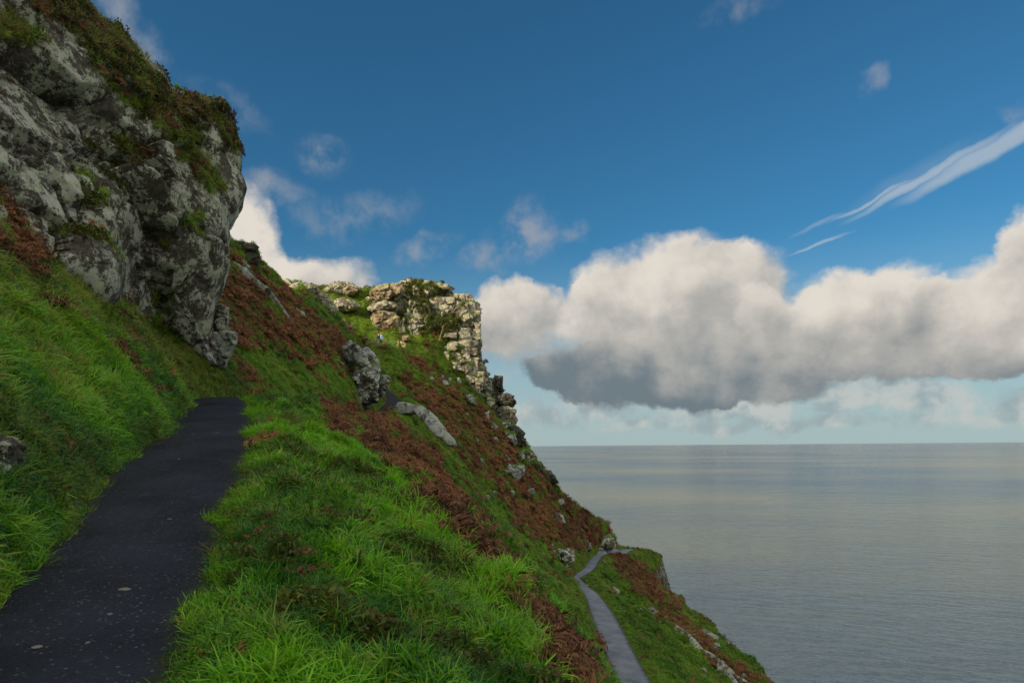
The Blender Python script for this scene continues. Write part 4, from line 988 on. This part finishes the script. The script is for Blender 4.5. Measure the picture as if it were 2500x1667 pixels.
def clear(X, Y):
    return (np.abs(X + 16.6) < 3.2) & (Y > 86.5) & (Y < 91.6)
def far_plants(nG, nB, y0, y1, sg, sb, lab):
    X, Y, Z, d_, nr_ = sample_ground(nG, y0, y1, -.9, .5, 1.0)
    b = brown(X, Y, Z); p = np.stack([X, Y, Z], 1)
    k = (d_ > .12) & seen(X, Y, Z) & ((b < .5) | (rng.uniform(size=len(b)) < .22)) & ~clear(X, Y)
    n1 = fbm(p * .30, 3, 64); n2 = fbm(p * .9, 2, 65)
    tint = np.clip(.45 + n1 * .7 + n2 * .3, 0, 1); dry = np.clip(.26 + (n2 > .05) * .28 + n1 * .3, 0, .95)
    lit = ss(Y, 78, 92) * .25  # sunlit yellow of the terrace put into the turf as extra straw tint
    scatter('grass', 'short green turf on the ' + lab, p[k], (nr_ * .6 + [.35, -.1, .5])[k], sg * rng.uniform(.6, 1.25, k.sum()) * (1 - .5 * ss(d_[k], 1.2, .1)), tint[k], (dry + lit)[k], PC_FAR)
    X, Y, Z, d_, nr_ = sample_ground(nB, y0, y1, -.9, .5, 1.0)
    b = brown(X, Y, Z); p = np.stack([X, Y, Z], 1)
    k = (d_ > .35) & seen(X, Y, Z) & (b > .5) & ~clear(X, Y)
    n1 = fbm(p * .4, 3, 66); n2 = fbm(p * .12, 2, 67)
    tint = np.clip(.42 + n1 * .6 + n2 * .4, 0, 1)
    scatter('bracken', 'rust brown dead bracken on the ' + lab, p[k], (nr_ * .5 + [.2, -.1, .6])[k], sb * rng.uniform(.45, 1.3, k.sum()) * (1 + .5 * n1[k]), tint[k], np.clip(.05 + n1[k] * .25, 0, 1), PC_BR)
    # odd dark low shrubs among the turf
    X, Y, Z, d_, nr_ = sample_ground(int(nG * .12), y0, y1, -.9, .5, 1.0)
    p = np.stack([X, Y, Z], 1); n1 = fbm(p * .35 + 20, 3, 68)
    k = (d_ > .9) & seen(X, Y, Z) & (n1 > .08) & ~clear(X, Y)
    scatter('heather', 'low dark heather and bilberry on the ' + lab, p[k], nr_[k], sg * rng.uniform(.5, .95, k.sum()), rng.uniform(0, .6, k.sum()), rng.uniform(0, .7, k.sum()), PC_SH)
# weeds, dead stalks and broad leaves among the near grass
X, Y, Z, d_, nr_ = sample_ground(5200, 4, 30, -.9, .16, 1.2)
p = np.stack([X, Y, Z], 1); n1 = fbm(p * 1.2 + 30, 3, 168); k = (d_ > .15) & seen(X, Y, Z, 200) & (n1 > .12)
scatter('weeds', 'brown dead stems and fern scraps standing in the near grass', p[k], (nr_ * .5 + [.1, -.1, .7])[k], rng.uniform(.10, .26, k.sum()), rng.uniform(0, 1, k.sum()), rng.uniform(0, .8, k.sum()), PC_BR)
k = (d_ > .12) & seen(X, Y, Z, 200) & (n1 < -.08)
scatter('clover', 'low broad-leaved weeds in the near grass', p[k] + [0, 0, .04], nr_[k], rng.uniform(.22, .45, k.sum()), rng.uniform(.2, 1, k.sum()), rng.uniform(0, .3, k.sum()), PC_SH)
far_plants(36000, 22000, 24, 62, .62, .62, 'middle slope')
far_plants(52000, 42000, 62, 124, .85, .78, 'far headland slope')
# bracken standing just behind the verge crest and on the upper left bank
X, Y, Z, d_, nr_ = sample_ground(30000, 5.5, 26, -.9, .35, 1.0)
b = brown(X, Y, Z); p = np.stack([X, Y, Z], 1); k = (b > .5) & (d_ > .3) & seen(X, Y, Z, 200)
n1 = fbm(p * .8, 3, 69)
kk = np.where(k)[0]; kk = kk[rng.uniform(size=len(kk)) < .5]
scatter('bracken', 'rust brown bracken by the path verge and upper bank', p[kk], (nr_ * .5 + [.15, -.1, .6])[kk], .5 * rng.uniform(.5, 1.15, len(kk)), np.clip(.4 + n1[kk] * .8, 0, 1), np.clip(.1 + n1[kk] * .3, 0, 1), PC_BR)

# plants rooted on ledges and tops of the rocks
def on_rock(ent, name, label, n, polys, minz, coll, s0, s1, tint, dry, seed, thr=0.05, extra=True, lean=(.5, -.2, .3)):
    o, A, nn = ent
    r_ = np.random.RandomState(seed)
    Af = A.reshape(-1, 3); 
    du = np.roll(A, -1, 1) - np.roll(A, 1, 1); dv = np.gradient(A, axis=0); N_ = np.cross(du, dv); area = np.linalg.norm(N_, axis=-1)
    N_ = N_ / np.maximum(area[..., None], 1e-9)
    if (N_ * nn).sum() < 0: N_ = -N_
    Nf = N_.reshape(-1, 3); ar = area.ravel()
    px, py = pix(Af[:, 0], Af[:, 1], Af[:, 2])
    n1 = fbm(Af * .55, 3, seed); n2 = fbm(Af * 1.9, 2, seed + 1)
    ok = (Nf[:, 2] > minz) & (n1 > thr) if extra else np.zeros(len(Af), bool)
    wx, wy = px + n1 * 26, py + n2 * 22
    for pl in polys: ok |= inpoly(wx, wy, pl) & (n2 > -.35) & (Nf[:, 2] > -.35)
    idx = np.where(ok)[0]
    if len(idx) == 0: return
    pr = ar[idx] / ar[idx].sum(); idx = r_.choice(idx, n, p=pr)
    pos = Af[idx] + r_.normal(0, .06, (n, 3)) - Nf[idx] * .05
    scatter(name, label, pos, Nf[idx] * .55 + np.array(lean), r_.uniform(s0, s1, n), np.clip(tint + n1[idx] * .5 + r_.normal(0, .12, n), 0, 1), np.clip(dry + n2[idx] * .5, 0, 1), coll)
cragE = ROCKS[0]
topband = [[(150,-160),(230,0),(330,130),(400,205),(450,262),(500,330),(470,380),(405,330),(330,270),(250,190),(200,120),(120,40),(20,-40),(-60,-120)], [(440,240),(545,255),(580,340),(590,380),(560,360),(520,300),(470,275)],
           [(440,330),(530,420),(560,470),(530,470),(470,430),(430,380)], [(280,320),(350,330),(360,380),(300,390),(265,370)], [(440,520),(500,520),(505,570),(460,560)], [(-40,20),(60,40),(110,100),(60,110),(-40,90)]]
on_rock(cragE, 'grass', 'tufts of dry and green grass on the top and ledges of the crag', 6500, topband, .88, PC_NEAR, .8, 1.8, .35, .62, 81, .25)
on_rock(cragE, 'bracken', 'brown heather and bracken along the top of the crag', 900, topband[:4], .88, PC_BR, .2, .5, .35, .3, 83, .2)
on_rock(cragE, 'heather', 'dark heather on the skyline of the crag', 600, topband[:2], .85, PC_SH, .4, .9, .2, .5, 85, .15)
castE = [r_ for r_ in ROCKS if r_[0].name == 'rock_face'][0]
gully = [[(990,700),(1060,715),(1040,740),(1060,780),(1100,800),(1085,830),(1070,850),(1050,860),(1030,845),(1040,800),(1022,770),(1005,740),(985,720)], [(960,682),(1060,690),(1105,712),(1060,712),(1000,700)], [(1080,850),(1125,850),(1130,872),(1090,868)], [(1060,770),(1110,770),(1128,790),(1090,812),(1060,800)], [(970,770),(996,770),(990,790),(975,785)]]
on_rock(castE, 'ivy', 'green ivy and gorse filling the gully of the castle rock', 2600, gully, .9, PC_SH, .45, .95, .95, .12, 91, .25)
on_rock(castE, 'grass', 'grass cap and ledge tufts on the castle rock', 2000, [gully[1]] + [gully[2]], .7, PC_FAR, .5, 1.0, .6, .45, 93, .0)
for k_, (o_, A_, n_) in enumerate(ROCKS):
    if o_.name.startswith(('outcrop', 'cliff_block', 'ledge')) :
        on_rock((o_, A_, n_), 'grass', 'grass growing in the cracks of the rocks', 60, [], .75, PC_FAR, .4, .8, .5, .4, 100 + k_, -.1)

# ------------------------------------------------------------------ single plants on the near verge
m, nt = material('broad_leaf')
r = nt.node('ShaderNodeAttribute', {'attribute_name': 'r'}, None, 'Fac')
principled(nt, nt.mix(r, (0.022, 0.075, 0.014), (0.065, 0.15, 0.018)), .35, None, .5, 0, .25)
M_LEAF = m
m, nt = material('dry_stem'); principled(nt, (0.075, 0.032, 0.016), .8); M_STEM = m
def strap_plant(px, py, lab, n=9, L=.34, seed=1):
    Y = hit(px, py); p0 = P(px, py, Y); z = height(p0[0], Y)[0]
    root = empty('broad_leaved_plant', (p0[0], Y, float(z))); tag(root, lab, 'plant')
    r_ = np.random.RandomState(seed)
    for i in range(n):
        V, T, Q = [], [], []; dr = i / n * 6.28 + r_.uniform(-.3, .3); an = r_.uniform(.15, .5); l = L * r_.uniform(.7, 1.15); p = np.array([0., 0, .0]); side = np.array([-math.sin(dr), math.cos(dr), 0]); S = 8
        dp = r_.uniform(.9, 1.9)
        for s in range(S + 1):
            f = s / S; w_ = .034 * math.sin(math.pi * (f * .86 + .12)) ** .8 * (1.0 if f < 1 else .1)
            V += [p - side * w_, p + np.array([0, 0, -.25 * w_]), p + side * w_]
            p = p + l / S * np.array([math.cos(dr) * math.sin(an), math.sin(dr) * math.sin(an), math.cos(an)]); an += dp / S
        for s in range(S): Q += [(3*s, 3*s+1, 3*s+4, 3*s+3), (3*s+1, 3*s+2, 3*s+5, 3*s+4)]
        obj('leaf', mesh_np('leaf', V, Q, M_LEAF, True, {'r': np.full(len(V), r_.uniform())}), root)
strap_plant(845, 1400, 'broad strap-leaved plant in the grass at the bottom centre of the verge', 10, .36, 1)
strap_plant(905, 1440, 'smaller broad-leaved plant just right of the strap-leaved one', 8, .26, 2)
strap_plant(770, 1300, 'dark broad-leaved rosette upslope of the strap-leaved plant', 7, .22, 3)
def seed_stalk(px, py, h_, lab, seed, lean=0.1):
    Y = hit(px, py); p0 = P(px, py, Y); z = float(height(p0[0], Y)[0])
    root = empty('seed_stalk', (p0[0], Y, z)); tag(root, lab, 'plant', 'brown seed stalks in the verge grass')
    def tube(name, a, b, r0, r1, n=6, mat=M_STEM, seg=5):
        a, b = np.array(a), np.array(b); V = []
        for s in range(seg + 1):
            f = s / seg; c = a + (b - a) * f; rr_ = r0 + (r1 - r0) * f
            for k in range(n): V.append(c + rr_ * np.array([math.cos(k / n * 6.283), math.sin(k / n * 6.283), 0]))
        obj(name, mesh_np(name, V, gridq(seg + 1, n, True), mat), root)
    tube('stem', (0, 0, -.03), (lean * h_, 0, h_), .0030, .0022)
    V = []; seg = 9; n = 8
    for s in range(seg + 1):
        f = s / seg; rr_ = .0085 * math.sin(math.pi * (f * .94 + .03)) ** .6 * (1 + .25 * math.sin(s * 2.4))
        for k in range(n): V.append((lean * h_ * (1 + f * .22) + rr_ * math.cos(k / n * 6.283), rr_ * math.sin(k / n * 6.283), h_ * (.99 + f * .20)))
    obj('seed_head', mesh_np('seed_head', V, gridq(seg + 1, n, True), M_STEM), root)
for i, (px, py, h_, lab, ln) in enumerate([(720,1440,.34,'brown seed stalk nearest the path',.05), (745,1450,.28,'shorter brown seed stalk in the middle of the three',-.1), (850,1500,.40,'tallest brown seed stalk leaning over the broad-leaved plant',.2)]):
    seed_stalk(px, py, h_, lab, i, ln)

# bits lying on the tarmac
m, nt = material('grit_stone'); principled(nt, (0.16, 0.16, 0.155), .8); M_GRIT = m
def pebble(px, py, s, lab, seed):
    Y = None
    Ys = np.geomspace(3, 30, 800); q_ = P(px, py, Ys); g = guides(Ys); z = g[:, iPL, 1] + .03
    k = int(np.argmax(q_[:, 2] < z)); Y = Ys[k]; p0 = q_[k]
    r_ = np.random.RandomState(seed); bm = bmesh.new(); bmesh.ops.create_icosphere(bm, subdivisions=2, radius=s)
    sx_, sy_ = r_.uniform(.8, 1.3), r_.uniform(.6, 1.0)
    for v_ in bm.verts:
        k_ = 1 + .25 * vnoise(np.array([v_.co[:]]) / s * 1.3 + seed, seed)[0]
        v_.co = Vector((v_.co.x * sx_ * k_, v_.co.y * sy_ * k_, v_.co.z * .28 * k_))
    me = bpy.data.meshes.new('pebble'); bm.to_mesh(me); bm.free(); me.materials.append(M_GRIT)
    o = obj('pebble', me, None, (p0[0], Y, float(z[k]) + s * .1)); tag(o, lab, 'pebble', 'pale chips lying on the tarmac')
for i, a in enumerate([(302,1442,.055,'largest pale chip lying on the near tarmac'), (215,1465,.025,'white chip left of the largest pale chip'), (268,1500,.022,'small chip just below the largest one'), (92,1580,.034,'pale chip near the bottom left of the tarmac'), (415,1267,.022,'pale chip in the middle of the path'),
                       (437,1121,.03,'flat pale chip halfway up the path'), (530,1058,.05,'pale patch of chip near the path crest'), (470,1060,.03,'chip left of the pale one near the crest'), (437,1038,.03,'chip high on the left half of the path'), (215,1570,.018,'tiny chip near the bottom of the tarmac')]): pebble(*a, seed=i)

# ------------------------------------------------------------------ the terrace: railing, bench, two walkers
def simple_mat(name, col, rough=.8):
    m, nt = material(name); g = nt.node('ShaderNodeNewGeometry', None, None, 'Position')
    n = nt.noise(g, 14, 5, .6)
    c = nt.mix(nt.ramp(n, .3, .7), tuple(x * .75 for x in col), tuple(min(1, x * 1.15) for x in col))
    principled(nt, c, rough, nt.bump(n, .3, .01), .3); return m
M_WOOD = simple_mat('weathered_wood', (0.24, 0.18, 0.11)); M_RAIL = simple_mat('green_grey_rail', (0.17, 0.27, 0.22), .5); M_WOODL = simple_mat('pale_post_wood', (0.42, 0.28, 0.14))
def beam(name, a, b, w_, h_, mat, parent, taper=1.0):
    a, b = Vector(a), Vector(b); d_ = (b - a); L = d_.length; q_ = d_.to_track_quat('Z', 'Y')
    bm = bmesh.new(); bmesh.ops.create_cube(bm, size=1)
    for v_ in bm.verts:
        t = v_.co.z + .5; k = 1 + (taper - 1) * t
        v_.co = Vector((v_.co.x * w_ * k, v_.co.y * h_ * k, t * L))
    bmesh.ops.bevel(bm, geom=bm.edges[:], offset=min(w_, h_) * .15, segments=1, affect='EDGES')
    bmesh.ops.rotate(bm, verts=bm.verts, cent=(0, 0, 0), matrix=q_.to_matrix())
    bmesh.ops.translate(bm, verts=bm.verts, vec=a)
    me = bpy.data.meshes.new(name); bm.to_mesh(me); bm.free(); me.materials.append(mat)
    return obj(name, me, parent)
def G3(px, Y):
    X = float(P(px, 845, Y)[0]); return Vector((X, Y, float(height(X, Y)[0])))
RY = 90.0
zt = float(P(920, 846, RY)[2])
rail_o = Vector(P(943, 846, RY)); railing = empty('railing', rail_o); tag(railing, 'low timber railing with two green rails in front of the walkers', 'railing')
def rp(px, py): return Vector(P(px, py, RY)) - rail_o
for a, b, mt in (((940, 847), (943, 829), M_WOOD), ((911, 846), (921, 827), M_WOOD), ((970, 848), (973, 831), M_WOODL)):
    A_ = rp(*a); A_.z -= .5; B_ = rp(*b); beam('post', A_, B_, .17, .17, mt, railing)
for a, b in (((919, 829), (943, 830.5)), ((943, 830.5), (972, 834)), ((918, 838.5), (941, 840)), ((941, 840), (970, 843))):
    A_ = rp(*a); B_ = rp(*b); A_.y += .10; B_.y += .10; beam('rail', A_, B_, .07, .09, M_RAIL, railing)
bench_o = Vector(P(906, 847, 90.6)); bench = empty('bench', bench_o); tag(bench, 'weathered wooden bench left of the two walkers', 'bench')
bw = 1.15
for k_ in (-1, 1):
    beam('leg', (k_ * bw / 2, -.25, -.3), (k_ * bw / 2, -.25, .62), .09, .09, M_WOOD, bench)
    beam('leg', (k_ * bw / 2, .25, -.3), (k_ * bw / 2, .32, 1.0), .09, .09, M_WOOD, bench)
    beam('arm', (k_ * bw / 2, -.3, .66), (k_ * bw / 2, .3, .66), .09, .05, M_WOOD, bench)
for i in range(4): beam('seat_slat', (-bw / 2, -.22 + i * .14, .45), (bw / 2, -.22 + i * .14, .45), .03, .11, M_WOOD, bench)
beam('back_rail', (-bw / 2, .31, .95), (bw / 2, .31, .95), .05, .10, M_WOOD, bench)
beam('back_rail', (-bw / 2, .29, .58), (bw / 2, .29, .58), .05, .07, M_WOOD, bench)
for i in range(5): beam('back_slat', (-.42 + i * .21, .30, .6), (-.42 + i * .21, .31, .93), .07, .03, M_WOOD, bench)

M_SKIN = simple_mat('skin', (0.55, 0.30, 0.22), .5)
def person(lab, loc, rot, H, top, legs, hair, arms, inner=None, jacket=None):
    root = empty('person', loc); root.rotation_euler = (0, 0, rot); tag(root, lab, 'person', 'two walkers at the railing')
    S = H / 1.75
    J = {'pelvis': (0,0,.95,.15), 'waist': (0,.0,1.08,.135), 'chest': (0,.01,1.28,.16), 'neckb': (0,.01,1.44,.085), 'neck': (0,0,1.52,.055), 'head0': (0,-.01,1.60,.085), 'head': (0,-.015,1.68,.092), 'crown': (0,-.005,1.745,.07)}
    bones = [('pelvis','waist'),('waist','chest'),('chest','neckb'),('neckb','neck'),('neck','head0'),('head0','head'),('head','crown')]
    for s, nm in ((-1,'l'),(1,'r')):
        J[nm+'hip'] = (s*.09,0,.90,.105); J[nm+'knee'] = (s*.11,-.02,.50,.065); J[nm+'ank'] = (s*.12,.02,.09,.045); J[nm+'toe'] = (s*.14,-.15,.04,.036)
        J[nm+'sh'] = (s*.19,0,1.40,.07); el_, ha = arms[nm]; J[nm+'el'] = (*el_, .047); J[nm+'wr'] = (*ha, .032)
        hv = Vector(ha) - Vector(el_); hv.normalize(); h2 = Vector(ha) + hv * .09; J[nm+'palm'] = (*h2, .036)
        bones += [('pelvis',nm+'hip'),(nm+'hip',nm+'knee'),(nm+'knee',nm+'ank'),(nm+'ank',nm+'toe'),('neckb',nm+'sh'),(nm+'sh',nm+'el'),(nm+'el',nm+'wr'),(nm+'wr',nm+'palm')]
        for f in range(5):
            off = Vector((0, (f - 2) * .018, 0)); tip = h2 + hv * (.07 if f else .03) + off * (1.3 if f else 2.2); J[f'{nm}f{f}'] = (*tip, .009); bones.append((nm+'palm', f'{nm}f{f}'))
    keys = list(J); me = bpy.data.meshes.new('body'); me.from_pydata([tuple(c * S for c in J[k][:3]) for k in keys], [(keys.index(a), keys.index(b)) for a, b in bones], [])
    tmp = bpy.data.objects.new('body', me); COL.objects.link(tmp)
    md = tmp.modifiers.new('skin', 'SKIN')
    for i, k in enumerate(keys):
        r0 = J[k][3] * S; me.skin_vertices[0].data[i].radius = (r0 * (1.25 if k in ('chest', 'waist', 'pelvis') else 1), r0 * (.85 if k in ('chest','waist','pelvis') else 1)) if k not in ('head0','head','crown') else (r0 * .88, r0)
    me.skin_vertices[0].data[0].use_root = True
    sb = tmp.modifiers.new('sub', 'SUBSURF'); sb.levels = 2; sb.render_levels = 2
    dg = bpy.context.evaluated_depsgraph_get(); m2 = bpy.data.meshes.new_from_object(tmp.evaluated_get(dg)); bpy.data.objects.remove(tmp)
    m2.materials.clear()
    for mt in (M_SKIN, top, legs, jacket or top): m2.materials.append(mt)
    for pl in m2.polygons:
        c = pl.center / S; hand = any((c - Vector(J[k][:3])).length < .085 for k in ('lpalm','rpalm'))
        idx = 0 if (c.z > 1.49 or hand) else (2 if c.z < .93 and abs(c.x) < .24 else 1)
        if idx == 1 and jacket and (abs(c.x) > .11 or c.y > .03): idx = 3
        pl.material_index = idx; pl.use_smooth = True
    body = obj('body', m2, root)
    # hair, nose, eyes
    bm = bmesh.new(); bmesh.ops.create_uvsphere(bm, u_segments=18, v_segments=12, radius=.112 * S)
    for v_ in bm.verts:
        if v_.co.y < -.02 * S and v_.co.z < .035 * S: v_.co.y = -.02 * S + v_.co.y * .1
        v_.co *= 1 + .05 * math.sin(v_.co.x * 90) 
    me = bpy.data.meshes.new('hair'); bm.to_mesh(me); bm.free(); me.materials.append(hair); me.polygons.foreach_set('use_smooth', [True] * len(me.polygons))
    obj('hair', me, root, (0, .018 * S, 1.70 * S))
    for nm, c, r0, mt in (('nose', (0, -.108, 1.655), .016, M_SKIN), ('eye', (-.035, -.092, 1.685), .011, hair), ('eye', (.035, -.092, 1.685), .011, hair), ('ear', (-.092, 0, 1.66), .022, M_SKIN), ('ear', (.092, 0, 1.66), .022, M_SKIN)):
        bm = bmesh.new(); bmesh.ops.create_icosphere(bm, subdivisions=1, radius=r0 * S); me = bpy.data.meshes.new(nm); bm.to_mesh(me); bm.free(); me.materials.append(mt); obj(nm, me, root, tuple(x * S for x in c))
    return root
M_NAVY = simple_mat('navy_jacket', (0.014, 0.017, 0.045)); M_BLUE = simple_mat('light_blue_shirt', (0.30, 0.44, 0.72)); M_JEAN = simple_mat('pale_jeans', (0.16, 0.28, 0.45)); M_BLK = simple_mat('dark_trousers', (0.018, 0.018, 0.028))
M_WHITE = simple_mat('white_hair', (0.75, 0.70, 0.62)); M_SCARF = simple_mat('pink_scarf', (0.40, 0.10, 0.18))
PY_ = 90.9
def foot(px, Y):
    X = float(P(px, 845, Y)[0]); return (X, Y, float(P(px, 845.5, Y)[2]))
person('white-haired walker in a navy jacket, pale jeans and pink scarf, leaning to their companion', foot(924.5, PY_), .35, 1.62, M_NAVY, M_JEAN, M_WHITE,
       {'l': ((-.27, -.03, 1.15), (-.12, -.20, 1.05)), 'r': ((.24, .04, 1.15), (.15, -.16, 1.06))})
person('taller walker in a light blue shirt and dark trousers, arm around the other', foot(930.3, PY_ + .12), -.25, 1.80, M_BLUE, M_BLK, M_SKIN,
       {'l': ((-.30, .02, 1.22), (-.42, .0, 1.28)), 'r': ((.27, .05, 1.13), (.24, -.08, .90))}, jacket=None)
# little weathered shelf of ground under them
scp = np.array(foot(924.5, PY_)); print('terrace ground', height(scp[0], PY_)[0], 'feet', scp[2])

# small tree in the castle gully
tr = empty('small_tree', P(1072, 832, 94.2)); tag(tr, 'stunted ivy-green tree with a bare leaning trunk in the castle rock gully', 'tree')
beam('trunk', (0, 0, 0), (.55, .1, 1.9), .20, .20, M_WOOD, tr, .6); beam('branch', (.5, .1, 1.8), (1.1, .0, 2.6), .11, .11, M_WOOD, tr, .5); beam('branch', (.5, .1, 1.8), (.1, .1, 2.7), .10, .10, M_WOOD, tr, .5)
Vs, Ts, tt, rrs, k_ = [], [], [], [], 0
for i in range(26):
    V, T, t_, r_ = leaves(46, .5, .085, 500 + i); c = np.array([rng.normal(.6, .75), rng.normal(0, .45), rng.normal(2.7, .5)])
    Vs.append(V + c); Ts.append(T + k_); k_ += len(V); tt.append(t_); rrs.append(r_)
m, nt = material('tree_leaf'); r = nt.node('ShaderNodeAttribute', {'attribute_name': 'r'}, None, 'Fac'); principled(nt, nt.mix(r, (0.03, 0.055, 0.01), (0.10, 0.13, 0.016)), .6, None, .3, 0, .25)
cr = obj('crown', mesh_np('crown', np.concatenate(Vs), None, m, True, {'r': np.concatenate(rrs)}, np.concatenate(Ts)), tr)
